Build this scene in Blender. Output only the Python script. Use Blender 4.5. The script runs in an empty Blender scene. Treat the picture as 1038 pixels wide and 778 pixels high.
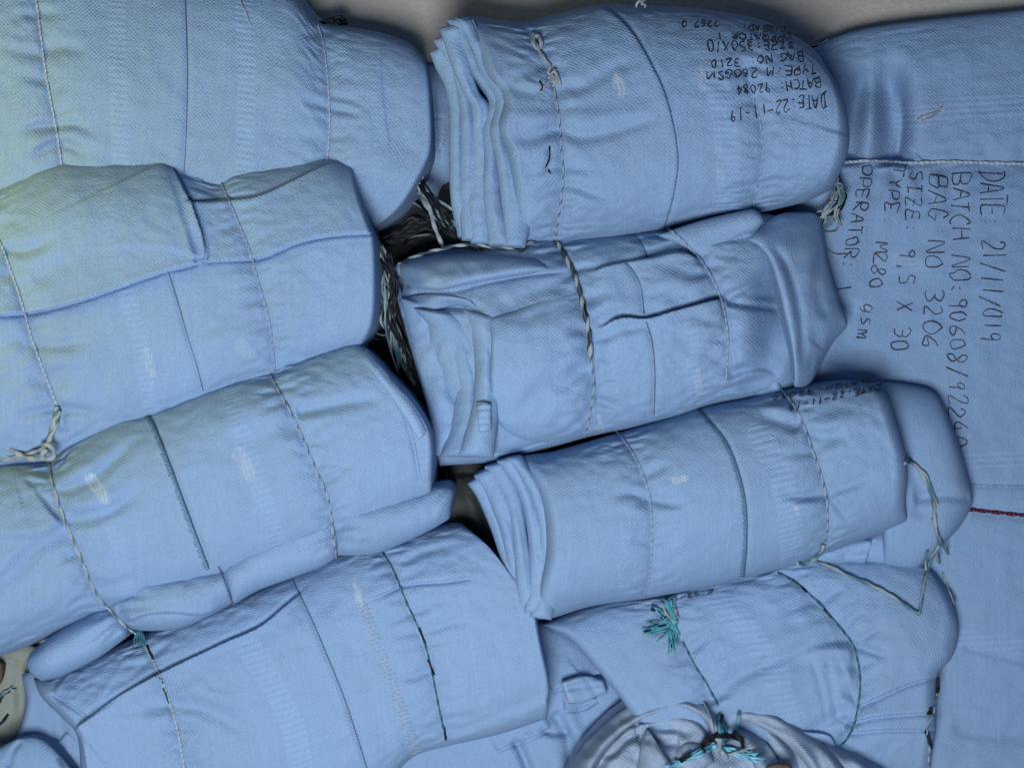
import bpy, math, random
import numpy as np
R = math.radians
C = bpy.context.scene.collection
sc = bpy.context.scene
random.seed(7)
rng = np.random.default_rng(7)

# ------------------------------------------------------------------ camera, light, exposure
CAM_Z, REF_Z, REF_W = 1.8, 0.2, 1.25          # a straight-down view of the pile, 1.25 m across
cam = bpy.data.cameras.new('camera'); cam_o = bpy.data.objects.new('camera', cam); C.objects.link(cam_o)
cam_o.location = (0, 0, CAM_Z)
cam.sensor_fit = 'HORIZONTAL'; cam.sensor_width = 36; cam.lens = 36 * (CAM_Z - REF_Z) / REF_W
cam.clip_end = 50; cam.clip_start = 0.05
sc.camera = cam_o
w = bpy.data.worlds.new('World'); sc.world = w; w.use_nodes = True
w.node_tree.nodes['Background'].inputs[0].default_value = (0.34, 0.55, 1.0, 1)
w.node_tree.nodes['Background'].inputs[1].default_value = 0.14
def area(name, loc, target, size, power, col):
    l = bpy.data.lights.new(name, 'AREA'); l.shape = 'SQUARE'; l.size = size; l.energy = power; l.color = col
    o = bpy.data.objects.new(name, l); C.objects.link(o); o.location = loc
    d = np.array(target) - np.array(loc)
    import mathutils
    o.rotation_euler = mathutils.Vector(d).to_track_quat('-Z', 'Y').to_euler()
    return o
area('soft_key_light', (-0.16, -0.62, 1.92), (-0.06, 0.02, 0.15), 0.6, 41, (0.98, 0.99, 1.0))  # unseen soft key above the pile, placed close so light falls off outward
area('added_warm_tint_light', (-0.92, 0.30, 0.50), (-0.56, 0.16, 0.15), 0.3, 1.9, (1.0, 0.84, 0.14))  # added lamp with no known source, tints the left edge yellow
sc.view_settings.view_transform = 'Standard'; sc.view_settings.look = 'None'
sc.view_settings.exposure = 0.0; sc.view_settings.gamma = 1.0

# ------------------------------------------------------------------ materials
def nodes(name):
    m = bpy.data.materials.new(name); m.use_nodes = True
    return m, m.node_tree.nodes, m.node_tree.links, m.node_tree.nodes['Principled BSDF']
def mth(N, L, op, a, b=None, c=None):
    n = N.new('ShaderNodeMath'); n.operation = op
    for i, v in enumerate((a, b, c)):
        if v is None: continue
        if hasattr(v, 'links') or hasattr(v, 'is_linked'): L.new(v, n.inputs[i])
        else: n.inputs[i].default_value = v
    return n.outputs[0]
def mixc(N, L, f, a, b, mode='MIX'):
    n = N.new('ShaderNodeMix'); n.data_type = 'RGBA'; n.blend_type = mode
    for k, v in ((0, f), (6, a), (7, b)):
        if hasattr(v, 'is_linked'): L.new(v, n.inputs[k])
        else: n.inputs[k].default_value = v
    return n.outputs[2]
PITCH = 0.0050
def cloth_mat(name, col, dirt=0.22, dirtcol=(0.17, 0.21, 0.25, 1), pitch=PITCH):
    m, N, L, B = nodes(name)
    tc = N.new('ShaderNodeTexCoord'); sep = N.new('ShaderNodeSeparateXYZ')
    L.new(tc.outputs['UV'], sep.inputs[0])
    def noise(scale, detail=3.0, rough=0.6):
        n = N.new('ShaderNodeTexNoise'); n.inputs['Scale'].default_value = scale
        n.inputs['Detail'].default_value = detail; n.inputs['Roughness'].default_value = rough
        L.new(tc.outputs['UV'], n.inputs['Vector']); return n
    nw = noise(28, 2); sp = N.new('ShaderNodeSeparateColor'); L.new(nw.outputs['Color'], sp.inputs[0])
    u = mth(N, L, 'MULTIPLY_ADD', sp.outputs[0], 0.0035, sep.outputs[0])
    v = mth(N, L, 'MULTIPLY_ADD', sp.outputs[1], 0.0035, sep.outputs[1])
    k = 2 * math.pi / pitch
    su = mth(N, L, 'SINE', mth(N, L, 'MULTIPLY', u, k))
    sv = mth(N, L, 'SINE', mth(N, L, 'MULTIPLY', v, k))
    chk = mth(N, L, 'MULTIPLY', su, sv)
    rib = mth(N, L, 'SINE', mth(N, L, 'MULTIPLY', mth(N, L, 'ADD', u, mth(N, L, 'MULTIPLY', v, 0.5)), k * 0.5))
    nv = noise(330, 2, 0.75)
    vis = N.new('ShaderNodeMapRange'); L.new(noise(34, 3).outputs['Fac'], vis.inputs[0]); vis.inputs[1].default_value = 0.35; vis.inputs[2].default_value = 0.7; vis.inputs[3].default_value = 0.2; vis.inputs[4].default_value = 0.75
    weave = mth(N, L, 'ADD', mth(N, L, 'MULTIPLY', chk, vis.outputs[0]), mth(N, L, 'MULTIPLY', rib, 0.05))
    weave = mth(N, L, 'ADD', weave, mth(N, L, 'MULTIPLY', mth(N, L, 'SUBTRACT', nv.outputs['Fac'], 0.5), 3.0))
    at = N.new('ShaderNodeAttribute'); at.attribute_name = 'band'
    rung = mth(N, L, 'SINE', mth(N, L, 'MULTIPLY', v, k * 0.62))
    weave = mth(N, L, 'ADD', weave, mth(N, L, 'MULTIPLY', mth(N, L, 'MULTIPLY', rung, at.outputs['Fac']), 0.6))
    am = N.new('ShaderNodeAttribute'); am.attribute_name = 'mark'
    # colour: thread to thread differences, faint soiling, woven bands and pale darned spots
    val = mth(N, L, 'MULTIPLY_ADD', weave, 0.13, 1.0)
    streak = N.new('ShaderNodeTexNoise'); streak.inputs['Scale'].default_value = 1.0; streak.inputs['Detail'].default_value = 2
    mp = N.new('ShaderNodeMapping'); mp.inputs['Scale'].default_value = (260, 9, 1); L.new(tc.outputs['UV'], mp.inputs[0]); L.new(mp.outputs[0], streak.inputs['Vector'])
    val = mth(N, L, 'ADD', val, mth(N, L, 'MULTIPLY', mth(N, L, 'SUBTRACT', streak.outputs['Fac'], 0.5), 0.16))
    val = mth(N, L, 'ADD', val, mth(N, L, 'MULTIPLY', at.outputs['Fac'], 0.09))
    oi = N.new('ShaderNodeObjectInfo')
    val = mth(N, L, 'ADD', val, mth(N, L, 'MULTIPLY_ADD', oi.outputs['Random'], 0.10, -0.05))
    cv = N.new('ShaderNodeCombineColor')
    for i in range(3): L.new(val, cv.inputs[i])
    base = mixc(N, L, 1.0, (*col, 1), cv.outputs[0], 'MULTIPLY')
    dn = noise(7, 5, 0.62); ramp = N.new('ShaderNodeMapRange'); L.new(dn.outputs['Fac'], ramp.inputs[0])
    ramp.inputs[1].default_value = 0.42; ramp.inputs[2].default_value = 0.75; ramp.inputs[4].default_value = dirt
    base = mixc(N, L, ramp.outputs[0], base, dirtcol)
    st2 = N.new('ShaderNodeTexNoise'); st2.inputs['Scale'].default_value = 1.0; st2.inputs['Detail'].default_value = 1
    mp2 = N.new('ShaderNodeMapping'); mp2.inputs['Scale'].default_value = (700, 60, 1); L.new(tc.outputs['UV'], mp2.inputs[0]); L.new(mp2.outputs[0], st2.inputs['Vector'])
    mk = mth(N, L, 'MULTIPLY', am.outputs['Fac'], mth(N, L, 'MULTIPLY_ADD', st2.outputs['Fac'], 2.2, -0.75)); 
    base = mixc(N, L, mk, base, (0.48, 0.54, 0.58, 1))
    L.new(base, B.inputs['Base Color'])
    bp = N.new('ShaderNodeBump'); bp.inputs['Strength'].default_value = 0.55; bp.inputs['Distance'].default_value = 0.0009
    L.new(weave, bp.inputs['Height']); L.new(bp.outputs[0], B.inputs['Normal'])
    B.inputs['Roughness'].default_value = 0.82; B.inputs['Specular IOR Level'].default_value = 0.18
    B.inputs['Sheen Weight'].default_value = 0.0; B.inputs['Sheen Roughness'].default_value = 0.5
    return m
CLOTH_COL = (0.190, 0.308, 0.496)
M_cloth = cloth_mat('blue_cloth', CLOTH_COL)
M_grey = cloth_mat('grey_blue_cloth', (0.24, 0.325, 0.455), 0.35, (0.20, 0.22, 0.25, 1))
M_dark = cloth_mat('grimy_gap_shade_cloth', (0.045, 0.052, 0.055), 0.5, (0.015, 0.017, 0.016, 1))  # grimy cloth, its near-black base also holds the shade of the gaps
M_yellow = cloth_mat('yellowed_cloth', (0.22, 0.26, 0.24), 0.85, (0.25, 0.23, 0.08, 1))

def flat_mat(name, col, rough=0.7, noise=0.25, scale=400):
    m, N, L, B = nodes(name)
    tc = N.new('ShaderNodeTexCoord'); n = N.new('ShaderNodeTexNoise'); n.inputs['Scale'].default_value = scale
    L.new(tc.outputs['Object'], n.inputs['Vector'])
    b = mixc(N, L, mth(N, L, 'MULTIPLY', n.outputs['Fac'], noise * 2), (*col, 1), (*[c * 0.45 for c in col], 1))
    L.new(b, B.inputs['Base Color']); B.inputs['Roughness'].default_value = rough
    return m
def cord_mat(name, a, b, c=None, pitch=0.010, duty=0.0, second=0.0):
    """twisted cord: strands of two colours winding round each other (UV x = length in m, y = turns)"""
    m, N, L, B = nodes(name)
    tc = N.new('ShaderNodeTexCoord'); sep = N.new('ShaderNodeSeparateXYZ'); L.new(tc.outputs['UV'], sep.inputs[0])
    ph = mth(N, L, 'ADD', mth(N, L, 'MULTIPLY', sep.outputs[0], 2 * math.pi / pitch), mth(N, L, 'MULTIPLY', sep.outputs[1], 2 * math.pi))
    s = mth(N, L, 'SINE', ph)
    n = N.new('ShaderNodeTexNoise'); n.inputs['Scale'].default_value = 90; L.new(tc.outputs['UV'], n.inputs['Vector'])
    s = mth(N, L, 'ADD', s, mth(N, L, 'MULTIPLY', mth(N, L, 'SUBTRACT', n.outputs['Fac'], 0.5), 2.2))
    f = mth(N, L, 'GREATER_THAN', s, duty)
    colr = mixc(N, L, f, (*a, 1), (*b, 1))
    if c:
        n2 = N.new('ShaderNodeTexNoise'); n2.inputs['Scale'].default_value = 30; L.new(tc.outputs['UV'], n2.inputs['Vector'])
        colr = mixc(N, L, mth(N, L, 'MULTIPLY', mth(N, L, 'GREATER_THAN', n2.outputs['Fac'], 0.5), second), colr, (*c, 1))
    L.new(colr, B.inputs['Base Color']); B.inputs['Roughness'].default_value = 0.75; B.inputs['Specular IOR Level'].default_value = 0.12
    return m
WH, BK, TE = (0.66, 0.70, 0.72), (0.012, 0.014, 0.02), (0.07, 0.32, 0.38)
M_string = cord_mat('pale_string', (0.21, 0.29, 0.38), (0.34, 0.41, 0.46), pitch=0.007)
M_thin = cord_mat('pale_thread', (0.15, 0.23, 0.36), (0.24, 0.32, 0.43), pitch=0.009)
M_bw = cord_mat('black_white_cord', (0.30, 0.33, 0.35), (0.005, 0.006, 0.009), (0.15, 0.26, 0.32), 0.030, -0.35, 0.4)
M_bwd = cord_mat('dark_white_cord', (0.20, 0.23, 0.26), (0.006, 0.007, 0.010), None, 0.085, -0.7)
M_wdash = cord_mat('white_cord_dark_fleck', (0.22, 0.30, 0.38), (0.07, 0.11, 0.17), None, 0.016, 0.55)
M_gw = cord_mat('green_white_cord', (0.28, 0.34, 0.36), (0.08, 0.16, 0.18), None, 0.024, 0.4)
M_wt = cord_mat('white_teal_cord', (0.30, 0.37, 0.40), (0.08, 0.20, 0.26), BK, 0.07, 0.2, 0.5)
M_teal = cord_mat('teal_cord', (0.02, 0.08, 0.12), (0.05, 0.15, 0.21), None, 0.012)
M_tealf = cord_mat('teal_fibre', (0.045, 0.20, 0.26), (0.09, 0.29, 0.36), None, 0.02)
M_cyan = cord_mat('bright_cyan_fibre', (0.09, 0.34, 0.50), (0.22, 0.48, 0.62), None, 0.02)
M_white = cord_mat('white_fibre', (0.27, 0.32, 0.36), (0.18, 0.23, 0.28), None, 0.02)
M_blk = cord_mat('black_fibre', (0.006, 0.007, 0.010), (0.02, 0.022, 0.03), None, 0.02)
M_red = cord_mat('burgundy_cord', (0.13, 0.022, 0.055), (0.03, 0.008, 0.02), None, 0.006)
M_ink = flat_mat('black_ink', (0.010, 0.013, 0.028), 0.6, 0.4, 300)
N, L = M_ink.node_tree.nodes, M_ink.node_tree.links; tc = N.new('ShaderNodeTexCoord'); n = N.new('ShaderNodeTexNoise'); n.inputs['Scale'].default_value = 420; L.new(tc.outputs['Object'], n.inputs['Vector'])
r = N.new('ShaderNodeMapRange'); L.new(n.outputs['Fac'], r.inputs[0]); r.inputs[1].default_value = 0.56; r.inputs[2].default_value = 0.72
L.new(mixc(N, L, r.outputs[0], (0.010, 0.013, 0.028, 1), (0.085, 0.14, 0.24, 1)), N['Principled BSDF'].inputs['Base Color'])
M_seam = flat_mat('blue_seam_thread', (0.05, 0.09, 0.19), 0.7)
M_tseam = flat_mat('teal_seam_thread', (0.025, 0.11, 0.17), 0.7)
M_wood = flat_mat('brown_wood', (0.10, 0.065, 0.045), 0.8, 0.5, 60)
m, N, L, B = nodes('concrete')
tc = N.new('ShaderNodeTexCoord')
def nz(s, d, r=0.6):
    n = N.new('ShaderNodeTexNoise'); n.inputs['Scale'].default_value = s; n.inputs['Detail'].default_value = d; n.inputs['Roughness'].default_value = r
    L.new(tc.outputs['Object'], n.inputs['Vector']); return n.outputs['Fac']
b = mixc(N, L, nz(3, 6), (0.34, 0.33, 0.305, 1), (0.47, 0.455, 0.41, 1))
b = mixc(N, L, mth(N, L, 'MULTIPLY', nz(160, 3), 0.5), b, (0.17, 0.17, 0.165, 1))
r = N.new('ShaderNodeMapRange'); L.new(nz(9, 3), r.inputs[0]); r.inputs[1].default_value = 0.62; r.inputs[2].default_value = 0.75
b = mixc(N, L, mth(N, L, 'MULTIPLY', r.outputs[0], 0.45), b, (0.14, 0.12, 0.11, 1))
L.new(b, B.inputs['Base Color']); B.inputs['Roughness'].default_value = 0.85
bp = N.new('ShaderNodeBump'); bp.inputs['Distance'].default_value = 0.004; bp.inputs['Strength'].default_value = 0.5; L.new(nz(90, 6, 0.7), bp.inputs['Height']); L.new(bp.outputs[0], B.inputs['Normal'])
M_conc = m

# ------------------------------------------------------------------ helpers
def link(name, verts, faces, mat, parent=None, uvs=None, smooth=True, attrs=None):
    me = bpy.data.meshes.new(name)
    verts = np.asarray(verts, dtype=np.float32)
    top = parent
    while top is not None and top.parent: top = top.parent
    if top is not None: verts = verts - np.array(top.location, dtype=np.float32)
    if isinstance(faces, np.ndarray):
        faces = faces.tolist()
    me.from_pydata(verts.tolist(), [], faces)
    if uvs is not None:
        uvl = me.uv_layers.new(name='UVMap')
        vi = np.empty(len(me.loops), dtype=np.int32); me.loops.foreach_get('vertex_index', vi)
        uvl.data.foreach_set('uv', np.asarray(uvs, dtype=np.float32)[vi].ravel())
    for k, a in (attrs or {}).items():
        at = me.attributes.new(k, 'FLOAT', 'POINT'); at.data.foreach_set('value', np.asarray(a, dtype=np.float32))
    if smooth: me.polygons.foreach_set('use_smooth', np.ones(len(me.polygons), dtype=bool))
    if mat: me.materials.append(mat)
    o = bpy.data.objects.new(name, me); C.objects.link(o)
    if parent:
        o.parent = parent
    me.update()
    return o
def thing(name, label, cat, loc, group=None):
    o = bpy.data.objects.new(name, None); C.objects.link(o); o.location = loc; o.empty_display_size = 0.05
    o['label'] = label; o['category'] = cat
    if group: o['group'] = group
    return o
def scale_at(z): return REF_W / 1038.0 * (CAM_Z - z) / (CAM_Z - REF_Z)
def at(px, py, z):
    k = scale_at(z); return np.stack([(px - 519) * k, -(py - 389) * k, z + 0 * px], -1)
PX = scale_at(0.2)
def curve(pts, n=None, step=3.0):
    p = np.array(pts, float)
    if len(p) > 2:
        q = np.vstack([2 * p[0] - p[1], p, 2 * p[-1] - p[-2]]); out = []
        for i in range(1, len(q) - 2):
            a, b, c, d = q[i - 1:i + 3]; t = np.linspace(0, 1, 12, endpoint=False)[:, None]
            # centripetal-ish: limit tangents by the segment length to avoid overshoot
            L_ = np.linalg.norm(c - b)
            m1 = (c - a) / 2; m2 = (d - b) / 2
            m1 *= min(1, L_ / (np.linalg.norm(m1) + 1e-9)); m2 *= min(1, L_ / (np.linalg.norm(m2) + 1e-9))
            h = (2*t**3-3*t**2+1)*b + (t**3-2*t**2+t)*m1 + (-2*t**3+3*t**2)*c + (t**3-t**2)*m2
            out.append(h)
        p = np.vstack(out + [p[-1:]])
    s = np.concatenate([[0], np.cumsum(np.linalg.norm(np.diff(p, axis=0), axis=1))])
    if n is None: n = max(3, int(s[-1] / step) + 1)
    u = np.linspace(0, s[-1], n)
    return np.stack([np.interp(u, s, p[:, i]) for i in range(p.shape[1])], 1)
def sst(x): x = np.clip(x, 0, 1); return x * x * (3 - 2 * x)
def pdist(P, poly):
    best = np.full(len(P), 1e9); side = np.zeros(len(P)); tt = np.zeros(len(P))
    seg = np.linalg.norm(np.diff(poly, axis=0), axis=1); cum = np.concatenate([[0], np.cumsum(seg)])
    for i in range(len(seg)):
        a = poly[i]; d = poly[i + 1] - a; l2 = (d ** 2).sum() + 1e-12
        q = P - a; t = np.clip((q @ d) / l2, 0, 1); r = q - t[:, None] * d; dd = (r ** 2).sum(1)
        k = dd < best
        best[k] = dd[k]; side[k] = np.sign(d[0] * q[k, 1] - d[1] * q[k, 0]); tt[k] = (cum[i] + t[k] * seg[i]) / cum[-1]
    return np.sqrt(best), side, tt
MM = 0.001
def V(pts, depth, width=5, ta=0.25, tb=None): return ('V', pts, depth * 1.35, width, ta, ta if tb is None else tb)
def S(pts, h, fade=40, e=2.5, groove=0.35, ta=0.15, tb=None): return ('S', pts, h, fade, e, groove, ta, ta if tb is None else tb)
def Bp(c, rx, ry, ang, h): return ('B', c, rx, ry, ang, h * 1.3)
def relief(P, feats):
    """height in metres of folds, creases and dents at picture points P"""
    D = np.zeros(len(P)); SH = np.zeros((len(P), 2))
    for f in feats:
        if f[0] == 'B':
            _, c, rx, ry, ang, h = f; a = R(ang); q = P - np.array(c)
            x = (q[:, 0] * math.cos(a) + q[:, 1] * math.sin(a)) / rx; y = (-q[:, 0] * math.sin(a) + q[:, 1] * math.cos(a)) / ry
            D += h * MM * np.exp(-(x * x + y * y)); continue
        poly = curve(f[1], step=5.0); reach = (f[3] * 2.6 if f[0] == 'V' else max(f[3] * 3.0, 12))
        lo, hi = poly.min(0) - reach, poly.max(0) + reach
        k = np.where(((P > lo) & (P < hi)).all(1))[0]
        if not len(k): continue
        d, sd, t = pdist(P[k], poly)
        tap = (sst(t / f[-2]) if f[-2] > 0 else 1.0) * (sst((1 - t) / f[-1]) if f[-1] > 0 else 1.0)
        if f[0] == 'V':
            D[k] -= f[2] * MM * np.exp(-(d / f[3]) ** 2) * tap
        else:
            _, _, h, fade, e, g, _, _ = f
            x = -sd * d
            if h < 0: x, h = -x, -h
            soft = e > 5.5
            if not soft: e *= 0.6
            up = sst(x / e * 0.5 + 0.5) * np.exp(-np.maximum(x - e, 0) / fade)
            if soft:
                D[k] += h * MM * tap * (up - g * np.exp(-((x + e) / (1.5 * e)) ** 2)); continue
            lip = 0.10 * np.exp(-((x - 3.5) / 3.0) ** 2)
            gd = (0.9 * g * h + 1.0) * tap
            D[k] += MM * (h * tap * (up + lip) - gd * np.exp(-((x + 2.0) / 2.4) ** 2))
            # the raised layer overhangs the one below a little
            q = P[k] - np.stack([np.interp(t, np.linspace(0, 1, len(poly)), poly[:, i]) for i in (0, 1)], 1)
            nrm = q / (np.linalg.norm(q, axis=1)[:, None] + 1e-6) * np.sign(x)[:, None]
            sh = np.minimum(1.2 + 0.22 * h, 3.6) * tap * sst(x / 2.2) * np.exp(-np.maximum(x - 2, 0) / 7.0)
            SH[k] -= nrm * sh[:, None]
    return D, SH
def crumple(P, seed, amp=1.0):
    r = np.random.default_rng(seed); D = np.zeros(len(P))
    for lam, a in ((150, 2.2), (75, 1.3), (38, 0.55), (20, 0.22)):
        for _ in range(4):
            th = r.uniform(0, math.pi); k = 2 * math.pi / (lam * r.uniform(0.75, 1.3))
            wob = 0.9 * np.sin((P[:, 0] * math.cos(th + 1.3) + P[:, 1] * math.sin(th + 1.3)) * k * 0.6 + r.uniform(0, 6))
            s = np.sin((P[:, 0] * math.cos(th) + P[:, 1] * math.sin(th)) * k + wob + r.uniform(0, 6))
            D += a * 0.5 * (s if lam > 100 else 1.25 * (0.65 - np.sqrt(s * s + 0.02)))
    return D * amp * MM
FLOOR = 0.045
X0, Y0, MW, MH = -140, -120, 1380, 1060
class ZMap:
    def __init__(s): s.z = np.full((MH, MW), np.nan)
    def add(s, px, py, z):
        def up(a):
            b = np.empty((a.shape[0], a.shape[1] * 2 - 1)); b[:, ::2] = a; b[:, 1::2] = (a[:, 1:] + a[:, :-1]) / 2
            c = np.empty((b.shape[0] * 2 - 1, b.shape[1])); c[::2] = b; c[1::2] = (b[1:] + b[:-1]) / 2; return c
        px, py, z = up(px), up(py), up(z)
        i = np.clip(np.round(py - Y0).astype(int), 0, MH - 1).ravel(); j = np.clip(np.round(px - X0).astype(int), 0, MW - 1).ravel()
        o = np.full((MH, MW), -1.0); np.maximum.at(o, (i, j), z.ravel())
        k = o > -0.5; s.z[k] = np.fmax(s.z[k], o[k])
    def grid(s, fillr=6, blur=0):
        g = s.z.copy()
        for _ in range(fillr):
            n = np.isnan(g)
            if not n.any(): break
            acc = np.zeros_like(g); cnt = np.zeros_like(g); v = np.where(n, 0, g); m_ = (~n).astype(float)
            for dy, dx in ((0, 1), (0, -1), (1, 0), (-1, 0)):
                acc += np.roll(v * m_, (dy, dx), (0, 1)); cnt += np.roll(m_, (dy, dx), (0, 1))
            k = n & (cnt > 0); g[k] = acc[k] / cnt[k]
        if blur:
            f = np.nanmin(g); g = np.where(np.isnan(g), f, g)
            for _ in range(2):
                for ax in (0, 1):
                    c = np.cumsum(np.pad(g, [(blur + 1, blur) if a == ax else (0, 0) for a in (0, 1)], mode='edge'), axis=ax)
                    n_ = 2 * blur + 1
                    g = (np.take(c, range(n_, c.shape[ax]), ax) - np.take(c, range(0, c.shape[ax] - n_), ax)) / n_
        return g
    @staticmethod
    def sample(g, px, py, default=0.0):
        x = np.clip(px - X0, 0, MW - 2.001); y = np.clip(py - Y0, 0, MH - 2.001)
        i, j = y.astype(int), x.astype(int); fy, fx = y - i, x - j
        r = g[i, j] * (1 - fx) * (1 - fy) + g[i, j + 1] * fx * (1 - fy) + g[i + 1, j] * (1 - fx) * fy + g[i + 1, j + 1] * fx * fy
        return np.where(np.isnan(r), default, r)

def buckle(X0, weight_t, weight_s, hold, seed, iters=110):
    """slack cloth relaxed over a firm core: a grid of points whose threads are a little longer than the form they cover"""
    r = np.random.default_rng(seed); X = X0.copy(); ns, nt, _ = X.shape
    n_ = np.cross(np.gradient(X0, axis=0), np.gradient(X0, axis=1)); n_ /= np.linalg.norm(n_, axis=2)[..., None] + 1e-12
    n_ *= np.sign(n_[..., 2:3] + 1e-9)
    q = r.normal(0, 1, (ns, nt))
    for _ in range(2): q = (q + np.roll(q, 1, 0) + np.roll(q, -1, 0) + np.roll(q, 1, 1) + np.roll(q, -1, 1)) / 5
    X += n_ * q[..., None] * 0.0022
    cons = []
    for ax, wt in ((0, weight_s), (1, weight_t)):
        for st, kk in ((1, 0.9), (2, 0.30), (4, 0.12)):
            a = [slice(None)] * 2; b = [slice(None)] * 2; a[ax] = slice(0, -st); b[ax] = slice(st, None); a, b = tuple(a), tuple(b)
            l0 = np.linalg.norm(X0[b] - X0[a], axis=2) * (1 + 0.5 * (wt[a] + wt[b]) * (1 if st == 1 else 0.93)); cons.append((a, b, l0, kk))
    for sgn in (1, -1):
        a = (slice(0, -1), slice(0, -1)) if sgn > 0 else (slice(1, None), slice(0, -1)); b = (slice(1, None), slice(1, None)) if sgn > 0 else (slice(0, -1), slice(1, None))
        l0 = np.linalg.norm(X0[b] - X0[a], axis=2) * (1 + 0.25 * (weight_t[a] + weight_s[a])); cons.append((a, b, l0, 0.25))
    for it in range(iters):
        D = np.zeros_like(X); Cn = np.zeros((ns, nt, 1))
        for a, b, l0, kk in cons:
            d = X[b] - X[a]; L_ = np.linalg.norm(d, axis=2); c = (0.5 * kk * (L_ - l0) / (L_ + 1e-9))[..., None] * d
            D[a] += c; D[b] -= c; Cn[a] += kk; Cn[b] += kk
        X += 1.35 * D / np.maximum(Cn, 1e-6) * 1.6
        X += (X0 - X) * hold[..., None]
        # the core stops cloth from sinking in much
        dn = ((X - X0) * n_).sum(2); X += n_ * (np.clip(-0.0022 - dn, 0, None) * 0.5)[..., None]
    dn = ((X - X0) * n_).sum(2)
    return dn / np.maximum(n_[..., 2], 0.45)

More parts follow.
